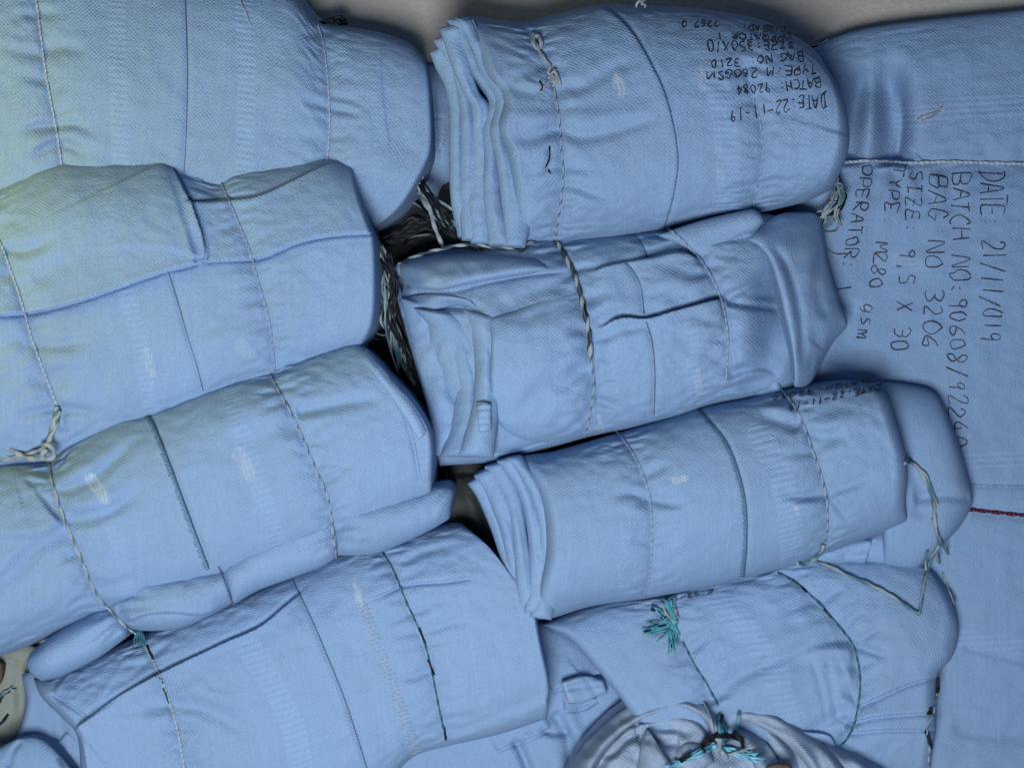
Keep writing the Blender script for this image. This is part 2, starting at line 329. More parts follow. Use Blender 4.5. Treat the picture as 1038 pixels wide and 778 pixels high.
def pillow(name, mat, parent, top, bot, left=(), right=(), z0=0.14, H=0.1, n=2.3, lend=(40, 0.35), rend=(40, 0.35),
           feats=(), zmap=None, base=None, hb=None, seed=1, amp=1.0, bands=(), marks=(), res=1.35, ties=(), slack=None, tilt=(0, 0), topcut=None):
    """a stuffed / rolled cloth form spanned between four outline curves, closed all round"""
    tl = [top[0]] + list(left) + [bot[0]]; tr = [top[-1]] + list(right) + [bot[-1]]
    ct, cb, cl, cr = curve(top, 400), curve(bot, 400), curve(tl, 400), curve(tr, 400)
    Ls = 0.5 * (np.linalg.norm(np.diff(ct, axis=0), axis=1).sum() + np.linalg.norm(np.diff(cb, axis=0), axis=1).sum())
    Lt = max(np.linalg.norm(np.diff(c, axis=0), axis=1).sum() for c in (cl, cr, [ct[200], cb[200]]))
    ns = max(12, int(Ls / res)); nt = max(12, int(Lt * 1.35 / res))
    s = np.linspace(0, 1, ns); s = s + 0.35 * (0.5 * (1 - np.cos(math.pi * s)) - s)
    th = np.linspace(-1, 1, nt); tau = th + 0.75 * (np.sin(th * math.pi / 2) - th)
    def coons(s, t):
        S_, T_ = np.meshgrid(s, t, indexing='ij'); idx = np.linspace(0, 1, 400)
        f = lambda c, x: np.stack([np.interp(x, idx, c[:, k]) for k in (0, 1)], -1)
        a, b = f(ct, S_), f(cb, S_); c, d = f(cl, T_), f(cr, T_); S_, T_ = S_[..., None], T_[..., None]
        bl = (1 - S_) * (1 - T_) * ct[0] + S_ * (1 - T_) * ct[-1] + (1 - S_) * T_ * cb[0] + S_ * T_ * cb[-1]
        return (1 - T_) * a + T_ * b + (1 - S_) * c + S_ * d - bl
    def endp(s):
        e = np.ones_like(s)
        for dist, (r, e0) in ((s * Ls, lend), ((1 - s) * Ls, rend)):
            if r > 0:
                x = np.clip(dist / r, 0, 1); e = np.minimum(e, e0 + (1 - e0) * np.sqrt(np.clip(1 - (1 - x) ** 2, 0, 1)))
        return e
    P = coons(s, (tau + 1) / 2); px, py = P[..., 0], P[..., 1]
    prof = np.clip(1 - np.abs(tau) ** n, 0, 1) ** (1 / n)
    E = endp(s)[:, None] * prof[None, :]
    zb = z0 + (s - 0.5)[:, None] * tilt[0] + (tau / 2)[None, :] * tilt[1]
    if base is not None: zb = ZMap.sample(base, px, py, z0) + z0
    zt = zb + H * E
    Q = np.stack([px.ravel(), py.ravel()], 1)
    D, SH = relief(Q, feats); D += crumple(Q, seed, amp * 0.6)
    SH *= np.clip(E * 3 - 0.4, 0, 1).ravel()[:, None]
    D = D.reshape(px.shape) * np.clip(E * 3.0, 0, 1) ** 0.7
    z = zt + D
    if slack:
        slack = slack * 1.5
        st = 3; ii = np.unique(np.append(np.arange(0, ns, st), ns - 1)); jj = np.unique(np.append(np.arange(0, nt, st), nt - 1))
        Xc = at(px[np.ix_(ii, jj)], py[np.ix_(ii, jj)], z[np.ix_(ii, jj)]); Pc = np.stack([px[np.ix_(ii, jj)].ravel(), py[np.ix_(ii, jj)].ravel()], 1)
        r_ = np.random.default_rng(seed + 900); sh_ = (len(ii), len(jj))
        lf = sum(np.sin(Pc @ r_.normal(0, 1, 2) / 45 + r_.uniform(0, 6)) for _ in range(4)).reshape(sh_) / 4
        base_e = np.clip(0.35 + 0.9 * lf, 0, 1.2) * slack
        wt, ws = base_e * 0.8, base_e * 0.6; hold = np.full(sh_, 0.010)
        for tp in ties:
            d = pdist(Pc, curve(tp, step=6))[0].reshape(sh_)
            wt = wt + 2.1 * slack * np.exp(-(d / 26) ** 2); hold = np.maximum(hold, 0.45 * (d < 2.5))
        edge = np.minimum(np.minimum(np.arange(len(ii))[:, None], len(ii) - 1 - np.arange(len(ii))[:, None]), np.minimum(np.arange(len(jj))[None], len(jj) - 1 - np.arange(len(jj))[None]))
        hold = np.maximum(hold, 0.5 * np.exp(-edge / 1.5))
        dz = buckle(Xc, wt, ws, hold, seed) * np.clip(E[np.ix_(ii, jj)] * 2.2, 0, 1)
        bl = dz.copy()
        for _ in range(6):
            bl[1:-1] = (bl[:-2] + 2 * bl[1:-1] + bl[2:]) / 4; bl[:, 1:-1] = (bl[:, :-2] + 2 * bl[:, 1:-1] + bl[:, 2:]) / 4
        dz = dz + 0.7 * (dz - bl)                       # crisper fold lines
        fi = np.interp(np.arange(ns), ii, np.arange(len(ii))); fj = np.interp(np.arange(nt), jj, np.arange(len(jj)))
        # smooth (cubic-like) resampling: repeated tent filter after bilinear lookup
        i0 = np.clip(fi.astype(int), 0, len(ii) - 2); j0 = np.clip(fj.astype(int), 0, len(jj) - 2); a_ = (fi - i0)[:, None]; b_ = (fj - j0)[None]
        a_ = a_ * 0 + a_; g_ = dz
        up_ = g_[np.ix_(i0, j0)] * (1 - a_) * (1 - b_) + g_[np.ix_(i0, j0 + 1)] * (1 - a_) * b_ + g_[np.ix_(i0 + 1, j0)] * a_ * (1 - b_) + g_[np.ix_(i0 + 1, j0 + 1)] * a_ * b_
        for _ in range(2):
            up_[1:-1] = (up_[:-2] + 2 * up_[1:-1] + up_[2:]) / 4; up_[:, 1:-1] = (up_[:, :-2] + 2 * up_[:, 1:-1] + up_[:, 2:]) / 4
        z = z + up_
    if topcut is not None: z = topcut(px, py, z)
    sx, sy = px + SH[:, 0].reshape(px.shape), py + SH[:, 1].reshape(px.shape)
    if zmap is not None: zmap.add(sx, sy, z)
    # UV in metres along / across the cloth
    W0 = at(px, py, zt)
    du = np.concatenate([np.zeros((1, nt)), np.cumsum(np.linalg.norm(np.diff(W0, axis=0), axis=2), axis=0)], 0)
    du = du[:, nt // 2][:, None] + 0 * du + seed * 0.37
    dv = np.concatenate([np.zeros((ns, 1)), np.cumsum(np.linalg.norm(np.diff(W0, axis=1), axis=2), axis=1)], 1)
    dv = dv - dv[:, nt // 2][:, None] + seed * 0.53
    top_v = at(sx, sy, z).reshape(-1, 3); uv = np.stack([du.ravel(), dv.ravel()], 1)
    # underside
    nb = 14; tb = np.linspace(-1, 1, nb)[1:-1]; tb = np.sin(tb * math.pi / 2)
    Pb = coons(s, (tb + 1) / 2); profb = np.clip(1 - np.abs(tb) ** 2.5, 0, 1) ** (1 / 2.5)
    if base is not None: zb2 = ZMap.sample(base, Pb[..., 0], Pb[..., 1], z0) + z0; Hb = hb if hb is not None else 0.006
    else: zb2 = z0 + (s - 0.5)[:, None] * tilt[0] + (tb / 2)[None, :] * tilt[1]; Hb = hb if hb is not None else z0 - 0.003
    zz = zb2 - Hb * endp(s)[:, None] * profb[None, :]
    if base is None: zz = np.maximum(zz, FLOOR + 0.002)
    k = scale_at(float(np.mean(zb)))
    bv = np.stack([(Pb[..., 0] - 519) * k, -(Pb[..., 1] - 389) * k, zz], -1).reshape(-1, 3)
    # draw the underside in a touch so that it never peeks out past the rim
    cen = bv.mean(0); bv[:, :2] = cen[:2] + (bv[:, :2] - cen[:2]) * 0.985
    nbi = nb - 2; off = ns * nt
    verts = np.vstack([top_v, bv]); uv = np.vstack([uv, np.stack([np.repeat(du[:, 0], nbi), np.tile(np.linspace(0, 0.3, nbi), ns)], 1)])
    ring = np.empty((ns, nt + nbi), dtype=np.int64)
    ring[:, :nt] = np.arange(ns)[:, None] * nt + np.arange(nt)[None, :]
    ring[:, nt:] = off + np.arange(ns)[:, None] * nbi + np.arange(nbi)[None, ::-1]
    a, b_, c, d = ring[:-1], np.roll(ring, -1, 1)[:-1], np.roll(ring, -1, 1)[1:], ring[1:]
    F = np.stack([a, d, c, b_], -1).reshape(-1, 4).tolist()
    o_ = len(verts)
    for q, row in enumerate((0, ns - 1)):
        zrow = np.interp(np.linspace(-1, 1, nt), np.linspace(-1, 1, nb), np.concatenate([[z[row, 0]], zz[row], [z[row, -1]]]))
        wv = np.stack([top_v.reshape(ns, nt, 3)[row, :, 0], top_v.reshape(ns, nt, 3)[row, :, 1], np.minimum(zrow, z[row] - 0.0005)], -1)
        verts = np.vstack([verts, wv]); uv = np.vstack([uv, np.stack([du[row] + z[row] - zrow, dv[row]], 1)])
        for j in range(nt - 1):
            a0, a1, b0, b1 = row * nt + j, row * nt + j + 1, o_ + q * nt + j, o_ + q * nt + j + 1
            F.append([a0, a1, b1, b0] if q == 0 else [a1, a0, b0, b1])
    at_b = np.zeros(len(verts)); at_m = np.zeros(len(verts))
    for pts, wd, inten in bands:
        d, _, t = pdist(Q, curve(pts, step=8)); at_b[:off] = np.maximum(at_b[:off], inten * sst((wd - d) / 2.0 + 0.5))
    for pts, wd, inten in marks:
        d, _, t = pdist(Q, curve(pts, step=5)); at_m[:off] = np.maximum(at_m[:off], inten * sst((wd - d) / 2.0 + 0.5))
    return link(name, verts, F, mat, parent, uv, True, {'band': at_b, 'mark': at_m})

SEPARATE = {'black_string_fleck', 'loose_thread', 'black_cord_stitch', 'wood_splinter'}
def tube(paths, name, mat, parent, twist=True):
    if name in SEPARATE and len(paths) > 1: return [tube([p], name, mat, parent, twist) for p in paths]
    return tube_mesh(paths, name, mat, parent, twist)
def tube_mesh(paths, name, mat, parent, twist=True):
    """paths: list of (3-D points, radius in m or (r0, r1)); all of one kind in one part"""
    VV, FF, UU = [], [], []; o = 0; ns = 8
    for pts, rad in paths:
        p = curve(pts, step=0.0022) if len(pts) > 2 else curve(pts, n=8)
        T = np.gradient(p, axis=0); T /= np.linalg.norm(T, axis=1)[:, None] + 1e-12
        ref = np.array([0, 0, 1.0]); A = np.cross(T, ref); A /= np.linalg.norm(A, axis=1)[:, None] + 1e-9; Bn = np.cross(A, T)
        l = np.concatenate([[0], np.cumsum(np.linalg.norm(np.diff(p, axis=0), axis=1))])
        r0, r1 = rad if isinstance(rad, tuple) else (rad, rad)
        rr = r0 + (r1 - r0) * l / (l[-1] + 1e-9)
        an = np.linspace(0, 2 * math.pi, ns, endpoint=False)
        lob = 1 + (0.22 * np.cos(2 * (an[None, :] + l[:, None] / 0.006)) if twist else 0)
        rr = rr[:, None] * lob
        v = p[:, None, :] + rr[..., None] * (np.cos(an)[None, :, None] * A[:, None, :] + np.sin(an)[None, :, None] * Bn[:, None, :])
        n_ = len(p); VV.append(v.reshape(-1, 3)); UU.append(np.stack([np.repeat(l, ns) + random.random(), np.tile(an / 2 / math.pi, n_)], 1))
        for i in range(n_ - 1):
            for j in range(ns):
                j2 = (j + 1) % ns; FF.append((o + i * ns + j, o + i * ns + j2, o + (i + 1) * ns + j2, o + (i + 1) * ns + j))
        FF.append(tuple(o + j for j in range(ns - 1, -1, -1))); FF.append(tuple(o + (n_ - 1) * ns + j for j in range(ns)))
        o += n_ * ns
    return link(name, np.vstack(VV), FF, mat, parent, np.vstack(UU))
def on(g, pts, lift=0.0, step=3.0, smooth=2, default=0.05):
    """a path of picture points laid on the cloth surface g"""
    p = curve(pts, step=step); z = ZMap.sample(g, p[:, 0], p[:, 1], default)
    for _ in range(smooth):
        if len(z) > 4: z[1:-1] = np.maximum(z[1:-1], (z[:-2] + z[1:-1] + z[2:]) / 3)
    return at(p[:, 0], p[:, 1], z + lift)
def free(pts):
    """path given as (px, py, z)"""
    p = np.array(pts, float); return at(p[:, 0], p[:, 1], p[:, 2])
def ribbon_strokes(strokes, g, width, name, mat, parent, lift=0.0012, default=0.05, jig=0.25):
    VV, FF = [], []; o = 0
    for st in strokes:
        p = curve(st, step=1.6); T = np.gradient(p, axis=0); T /= np.linalg.norm(T, axis=1)[:, None] + 1e-9
        n_ = np.stack([-T[:, 1], T[:, 0]], 1); wv = width * (0.85 + jig * np.sin(np.linspace(0, random.uniform(2, 7), len(p)) + random.random() * 6))[:, None]
        cols = [p - n_ * wv / 2, p, p + n_ * wv / 2]
        z = np.stack([ZMap.sample(g, c[:, 0], c[:, 1], default) for c in cols], 1); z = np.maximum(z, z[:, 1:2]) + lift
        v = np.stack([at(c[:, 0], c[:, 1], z[:, i]) for i, c in enumerate(cols)], 1); m_ = len(p)
        VV.append(v.reshape(-1, 3))
        for i in range(m_ - 1):
            for j in range(2): FF.append((o + i*3 + j, o + i*3 + j + 1, o + (i+1)*3 + j + 1, o + (i+1)*3 + j))
        o += 3 * m_
    return link(name, np.vstack(VV), FF, mat, parent)
def stitches(g, path, ln, gap, side, name, mat, parent, rad=0.45, line=True, default=0.05, a0=-0.5, a1=0.5):
    p = curve(path, step=gap); T = np.gradient(p, axis=0); T /= np.linalg.norm(T, axis=1)[:, None]; n_ = np.stack([-T[:, 1], T[:, 0]], 1) * side
    paths = []
    for q, nn in zip(p, n_):
        w_ = ln * random.uniform(0.8, 1.2); e = np.array([q + nn * w_ * a0, q + nn * w_ * (a0 + a1) / 2, q + nn * w_ * a1])
        z = ZMap.sample(g, e[:, 0], e[:, 1], default); paths.append((at(e[:, 0], e[:, 1], z + 0.0004), rad * PX))
    if line: paths.append((on(g, path, 0.0003), rad * 1.2 * PX))
    return tube(paths, name, mat, parent, False)

# ------------------------------------------------------------------ stroke lettering
F_ = {
'A': ['0,0 .3,1 .6,0', '.12,.38 .5,.38'], 'B': ['0,0 0,1 .4,.95 .45,.75 .35,.55 .02,.5', '.05,.52 .45,.45 .5,.2 .35,.02 0,0'],
'C': ['.5,.85 .3,1 .08,.8 0,.5 .1,.12 .3,0 .5,.12'], 'D': ['.05,0 .05,1', '-.05,.98 .3,.95 .52,.7 .52,.35 .35,.08 -.03,0'],
'E': ['.5,1 .02,1 0,.5 0,0 .5,.02', '0,.5 .4,.52'], 'G': ['.5,.85 .3,1 .08,.8 0,.45 .12,.1 .35,0 .5,.15 .5,.42 .3,.42'],
'H': ['0,0 0,1', '.5,0 .5,1', '0,.5 .5,.52'], 'I': ['.25,0 .25,1', '.05,1 .45,1', '.05,0 .45,0'], 'M': ['0,0 .05,1 .3,.4 .55,1 .62,0'],
'N': ['0,0 .03,1 .48,.02 .5,1'], 'O': ['.27,1 .05,.8 0,.45 .12,.08 .3,0 .5,.2 .52,.6 .4,.92 .27,1'], 'P': ['0,0 .02,1 .4,.98 .5,.75 .38,.5 .02,.46'],
'R': ['0,0 .02,1 .4,.98 .48,.76 .36,.54 .04,.5 .5,0'], 'S': ['.48,.88 .28,1 .06,.85 .1,.6 .4,.42 .46,.18 .25,0 0,.12'],
'T': ['-.02,1 .56,1', '.27,1 .25,0'], 'U': ['0,1 .02,.25 .2,0 .42,.1 .5,.4 .5,1'], 'X': ['0,0 .5,1', '.02,1 .5,0'], 'Y': ['0,1 .25,.5 .5,1', '.25,.5 .22,0'],
'Z': ['0,1 .5,1 0,0 .52,0', '.08,.5 .42,.52'], '0': ['.25,1 .06,.8 0,.45 .1,.08 .27,0 .46,.2 .48,.6 .38,.92 .25,1'], '1': ['.22,1 .25,0'],
'2': ['.02,.8 .2,1 .42,.88 .4,.6 .02,.02 .5,.04'], '3': ['.02,.9 .25,1 .45,.82 .38,.58 .15,.52 .42,.45 .48,.2 .28,0 0,.1'],
'4': ['.3,1 0,.4 .5,.42', '.36,.75 .34,0'], '5': ['.46,1 .08,1 .04,.58 .32,.6 .46,.35 .36,.06 0,.02'], '6': ['.4,1 .12,.7 0,.3 .15,.02 .38,.06 .45,.3 .28,.48 .05,.35'],
'7': ['.02,1 .5,1 .2,0'], '8': ['.25,.52 .05,.75 .22,1 .42,.8 .25,.52 .02,.25 .22,0 .46,.2 .25,.52'], '9': ['.44,.75 .25,.52 .05,.7 .15,.97 .38,.95 .44,.75 .38,0'],
':': ['.2,.7 .22,.62', '.2,.22 .22,.14'], '.': ['.2,.08 .22,0'], ',': ['.25,.1 .15,-.2'], '/': ['.02,-.15 .5,1.1'], '-': ['.05,.45 .5,.48'], ' ': [],
'g': ['.4,.6 .2,.66 .04,.45 .1,.2 .3,.18 .4,.4', '.42,.62 .4,-.05 .1,-.15'], 's': ['.4,.58 .2,.66 .08,.5 .36,.3 .3,.06 .04,.08'], 'm': ['.02,0 .04,.62 .2,.6 .26,.05', '.26,.45 .42,.62 .5,.4 .5,0']}
def pen(text, p0, p1, cap0, cap1, up, rnd, g, width, lift=0.0010):
    words = {}
    write(text, p0, p1, cap0, cap1, up, rnd, words=words)
    for st in words.values():
        if st: ribbon_strokes(st, g, width, 'handwriting', M_ink, t, lift)
def write(text, p0, p1, cap0, cap1, up, rnd=0.05, slant=0.0, words=None):
    """strokes of a hand-written line from p0 to p1, capital height cap0 to cap1 px along up"""
    p0, p1, up = np.array(p0, float), np.array(p1, float), np.array(up, float); n_ = len(text); out = []
    adv = (p1 - p0) / n_
    for i, ch in enumerate(text):
        f = i / n_; cap = (cap0 + (cap1 - cap0) * f) * random.uniform(0.9, 1.1); o = p0 + adv * i + up * random.uniform(-0.06, 0.06) * cap
        for st in F_.get(ch, []):
            q = np.array([[float(x) for x in a.split(',')] for a in st.split()])
            q = q + np.array([[random.uniform(-rnd, rnd), random.uniform(-rnd, rnd)] for _ in q])
            k_ = text[:i].count(' ')
            out.append(o + (q[:, :1] + slant * q[:, 1:]) * adv * 1.38 + q[:, 1:] * up * cap)
            if words is not None: words.setdefault(k_, []).append(out[-1])
    return out
def gather(path, seed, depth=2.2, gap=(24, 46), ln=(24, 52), wd=(4, 8)):
    """the little puckers a tight string draws in the cloth on both sides"""
    r = np.random.default_rng(seed); p = curve(path, step=1.0); T = np.gradient(p, axis=0); T /= np.linalg.norm(T, axis=1)[:, None]
    fs = [V(path, 4.6, 14, 0.06), V(path, 2.0, 4.0, 0.04)]; i = int(r.uniform(6, 24))
    while i < len(p) - 6:
        for sd in (1, -1):
            if r.random() < 0.25: continue
            n_ = np.array([-T[i, 1], T[i, 0]]) * sd; l = r.uniform(*ln); b = r.uniform(-0.35, 0.35)
            q = [p[i], p[i] + n_ * l * 0.5 + T[i] * l * 0.5 * b, p[i] + n_ * l + T[i] * l * b * 1.6]
            fs.append(V(q, depth * r.uniform(0.5, 1.2), r.uniform(*wd), 0.02, 0.85))
        i += int(r.uniform(*gap))
    return fs
# ------------------------------------------------------------------ the setting
def quad(name, x0, y0, x1, y1, z, mat):
    o = link(name, [(x0, y0, z), (x1, y0, z), (x1, y1, z), (x0, y1, z)], [(0, 1, 2, 3)], mat, None, None, False); o['kind'] = 'structure'; return o
quad('floor', -4, -4, 4, 4, FLOOR, M_conc)
GROUP = 'rolled blue cloth bags in the pile'
def bag(label, cx, cy, cat='rolled bag', name='rolled_cloth_bag', group=GROUP):
    p = at(np.array([float(cx)]), np.array([float(cy)]), np.array([0.14]))[0]
    return thing(name, label, cat, (float(p[0]), float(p[1]), FLOOR), group)

def layers(edges, z0, dz, H, wd, seed, base_z, widths=None, ends=(0, 0)):
    # the loose turns of cloth at an open end of a roll, each a fold of its own, the outer ones lower
    for q, e in enumerate(edges):
        e = np.array(e, float); wq = wd if widths is None else widths[q]
        r = [(x + wq * (0.8 + 0.2 * math.sin(q + i_ * 1.3)), y + random.uniform(-1, 1)) for i_, (x, y) in enumerate(e)]
        r[0] = (r[0][0], r[0][1] + (ends[0][q] if isinstance(ends[0], (list, tuple)) else ends[0])); r[-1] = (r[-1][0], r[-1][1] + ends[1])
        mid = [tuple(p) for p in e]
        pillow('rolled_layer', M_cloth, t, mid, r, z0=z0 + dz * q, H=H, n=1.9, hb=z0 + dz * q - base_z, zmap=zm, seed=seed + q, lend=(7, .4), rend=(7, .4), amp=2.4, slack=.03,
               feats=[V([(x + wq * .45 + random.uniform(-2, 2), y) for x, y in e[1:-1]], 1.6, 3, .2)])
# ------------------------------------------------------------------ top left roll
t = bag('topmost blue cloth roll on the left, blunt right end, two thin pale strings', 200, 110)
zm = ZMap()
c1 = [(35, -20), (37, 0), (40, 25), (46, 70), (52, 105), (57, 130), (62, 163), (68, 200)]
c2 = [(322, 24), (328, 45), (333, 90), (334, 130), (332, 158), (328, 200)]
sm = [(187, -30), (188, 0), (190, 80), (187, 168), (180, 220)]
f = gather(c1, 11, 2.0) + gather(c2, 12, 1.8) + [V(sm, 1.6, 3, 0.02),
    V([(15, 137), (35, 129), (57, 128), (78, 126), (98, 138)], 4.5, 5, 0.3), V([(30, 162), (48, 148), (60, 145), (72, 148), (90, 160)], 4, 5, 0.3),
    Bp((45, 143), 22, 8, -20, 3), Bp((80, 140), 22, 8, 15, 3), V([(40, 48), (65, 48), (90, 52)], 2, 6, 0.2), V([(333, 110), (352, 113), (372, 120)], 3, 4, 0.1, 0.6),
    V([(300, 102), (318, 105), (333, 110)], 2.5, 5, 0.6, 0.05), Bp((295, 90), 40, 30, 20, 4), Bp((120, 90), 60, 50, 0, 4), S([(335, 158), (362, 168), (400, 190), (430, 160)], 4, 60, 14, 0.0, 0.2)]
pillow('body', M_cloth, t, [(-70, -60), (60, -52), (200, -34), (290, -12), (317, 18), (330, 25), (350, 27), (385, 33), (415, 44), (431, 58)],
       [(-70, 230), (100, 240), (250, 243), (330, 240), (378, 233)], right=[(436, 95), (437, 150), (424, 182), (404, 212)], z0=0.105, H=0.085, n=3.0,
       lend=(10, 0.6), rend=(5, 0.85), feats=f, zmap=zm, seed=1, ties=[c1, c2], slack=0.016, bands=[([(118, -30), (120, 100), (125, 230)], 9, 0.7), ([(243, -30), (250, 60), (247, 200)], 9, 0.9), ([(283, 0), (285, 200)], 6, 0.4), ([(380, 40), (383, 200)], 4, 0.4)])
g = zm.grid()
tube([(on(g, c1, 0.0012), 1.05 * PX)], 'tie_string', M_string, t)
tube([(on(g, c2, 0.0008), 0.9 * PX)], 'tie_string', M_string, t)
ribbon_strokes([sm], g, 1.3, 'seam', M_seam, t, 0.0004)
tube([(on(g, [(241, -8), (244, 2), (250, 14), (254, 26)], 0.0005), 0.8 * PX)], 'loose_thread', M_white, t)
tube([(free([(322, 26, .12), (331, 22, .115), (339, 20, .11), (344, 18, .10), (350, 22, .08)]), 2.6 * PX), (free([(340, 19, .11), (345, 24, .11), (351, 23, .10)]), 2.4 * PX), (free([(338, 22, .11), (343, 17, .12), (349, 20, .11)]), 1.6 * PX)], 'string_knot', M_blk, t)

# the fold of cloth that shows behind that roll
t = bag('folded bit of blue cloth bag showing behind the top left roll, against the concrete', 280, -20, 'cloth bag', 'folded_cloth_bag', None)
zm = ZMap()
pillow('body', M_cloth, t, [(150, -90), (230, -70), (290, -40), (306, -6), (322, 16), (334, 24)], [(150, 60), (260, 66), (320, 60), (338, 40)], z0=0.06, H=0.05, feats=[S([(246, -20), (262, 2), (305, 2)], 4, 30)], zmap=zm, seed=23, rend=(30, 0.3))

# ------------------------------------------------------------------ top middle roll, with small writing
t = bag('plump blue cloth roll with eight lines of upside-down black handwriting and white knot', 650, 125)
zm = ZMap()
c1 = [(528, 22), (535, 32), (543, 45), (552, 62), (560, 80), (562, 92), (567, 120), (569, 150), (571, 180), (567, 215), (563, 245)]
c2 = [(752, 60), (765, 100), (771, 125), (774, 160), (768, 190), (762, 216)]
sm = [(603, 6), (620, 13), (640, 32), (655, 56), (672, 90), (683, 130), (687, 165), (682, 200), (672, 234)]
f = gather(c1, 31, 2.2) + gather(c2, 32, 1.6, ln=(18, 34)) + [
    S(sm[::-1], 4.0, 26, 1.8, 0.5, 0.03), V(sm, 1.0, 3, 0.02),
    V([(530, 60), (536, 120), (532, 200)], 1.5, 14, .3),
    V([(505, 100), (515, 84), (530, 70)], 2, 7, 0.3),
    V([(503, 128), (520, 138), (540, 140), (568, 131), (590, 139), (625, 132), (678, 116)], 4.2, 7, 0.25), Bp((540, 118), 24, 9, 0, 3), Bp((610, 118), 34, 10, -8, 3.5),
    V([(500, 84), (525, 92), (548, 98)], 3, 7, 0.2), V([(570, 92), (590, 88), (625, 68), (645, 64)], 3, 8, 0.2), V([(557, 148), (557, 162), (551, 174)], 2.4, 2.5, 0.2),
    V([(535, 215), (548, 198), (569, 188), (592, 192), (622, 206)], 3, 6, 0.3), Bp((600, 206), 26, 8, 14, 3), Bp((545, 212), 18, 10, -40, 3),
    V([(725, 200), (748, 191), (768, 188), (790, 184), (812, 192)], 4, 5, 0.25), Bp((745, 200), 16, 5, -20, 2.5), S([(495, 236), (505, 228), (517, 224)], 7, 16, 2, 0.5, 0.2),
    S([(845, 190), (852, 165), (861, 135)], 4, 30, 12, 0, 0.1)]
top = [(461, 19), (466, 16.5), (480, 17), (530, 22), (560, 15), (600, 6), (640, 5), (700, 8), (760, 17), (790, 28), (825, 50), (840, 72)]
bot = [(519, 250), (530, 251), (560, 249), (600, 245), (640, 240), (700, 228), (760, 218), (815, 205), (843, 192)]
pillow('body', M_cloth, t, top, bot, left=[(472, 30), (482, 52), (490, 74), (503, 91), (508, 105), (503, 130), (511, 150), (516, 180), (520, 215)], right=[(855, 100), (861, 135), (858, 160)], z0=0.14, H=0.115, n=2.4,
       lend=(14, 0.55), rend=(18, 0.55), feats=f, zmap=zm, seed=2, ties=[c1, c2], slack=0.02, amp=1.0, tilt=(0.0, 0.0),
       bands=[([(725, 75), (738, 150), (735, 225)], 12, 0.8), ([(800, 60), (815, 130), (812, 200)], 5, 0.5), ([(700, 20), (720, 60), (725, 75)], 12, 0.4)],
       marks=[([(626, 76), (630, 96)], 4, 0.8), ([(622, 78), (623, 92)], 1.2, 0.6), ([(709, 72), (714, 88)], 5, 0.55), ([(728, 140), (731, 190)], 4, 0.18)])
layers([[(436, 54), (441, 66), (450, 86), (455, 112), (455, 160), (457, 205), (464, 240)], [(439, 41), (449, 58), (458, 78), (465, 110), (466, 150), (464, 200), (468, 243)],
        [(445, 29), (455, 60), (469, 94), (477, 108), (477, 150), (473, 196), (477, 246)],
        [(453, 20), (466, 50), (477, 74), (490, 92), (495, 104), (488, 130), (490, 160), (489, 200), (495, 248)], [(461, 18), (471, 40), (482, 66), (495, 86), (502, 104), (496, 132), (502, 160), (506, 190), (510, 226), (510, 249)]],
       .186, .007, .016, 28, 400, .06, None, ([-15, -13, -9, -3, 1], 1))
gE = g = zm.grid()
tube([(on(g, c1[4:], 0.0010), 1.05 * PX)], 'tie_string', M_wdash, t)
tube([(on(g, c2[1:], 0.0002), 0.9 * PX)], 'tie_string', M_thin, t)
k = on(g, [(541, 34), (540, 42), (545, 50), (549, 44), (545, 36), (541, 40), (547, 52), (552, 60), (557, 66), (556, 74), (561, 78), (560, 84)], 0.004)
tube([(k, 2.1 * PX), (on(g, [(556, 80), (562, 72), (566, 80), (568, 86)], 0.004), 1.7 * PX), (on(g, [(561, 78), (555, 84), (551, 88)], 0.003), (1.4 * PX, .7 * PX)), (on(g, [(562, 70), (564, 80), (560, 88)], 0.004), 1.4 * PX)], 'string_knot', M_white, t)
tube([(on(g, [(547, 82), (550, 88), (548, 92)], 0.001), 0.8 * PX), (on(g, [(557, 148), (557, 160), (553, 170)], 0.0005), 0.9 * PX), (on(g, [(556, 172), (558, 176)], 0.0005), .7 * PX)], 'loose_thread', M_blk, t)
tube([(free([(649, 12, .17), (645, 7, .18), (647, 2, .185), (652, 0, .18)]), (1.5 * PX, 1.0 * PX)), (free([(651, 12, .17), (654, 6, .18), (650, 3, .185), (656, -2, .18)]), 1.3 * PX)], 'frayed_string_end', M_white, t)
L_ = []
for tx, p0, p1, h0, h1 in (('DATE:22-11-19', (837, 94), (738, 112), 13, 9), ('BATCH: 92084', (831, 79), (744, 88), 8, 8.5), ('TYPE:M 280GSM', (827, 65), (716, 73), 8, 7.5),
        ('BAG NO: 3210', (813, 52), (718, 62), 8, 7), ('SIZE:350X10', (804, 43), (714, 42), 6, 9), ('OPERATOR 1', (801, 34), (725, 34), 6.5, 5), ('THREAD:', (798, 26), (750, 25), 5, 5), ('7267.0:', (728, 21), (683, 22), 5, 6)):
    pen(tx, p0, p1, h0 * 1.12, h1 * 1.12, (0.06, 1.0), 0.10, g, 1.5)

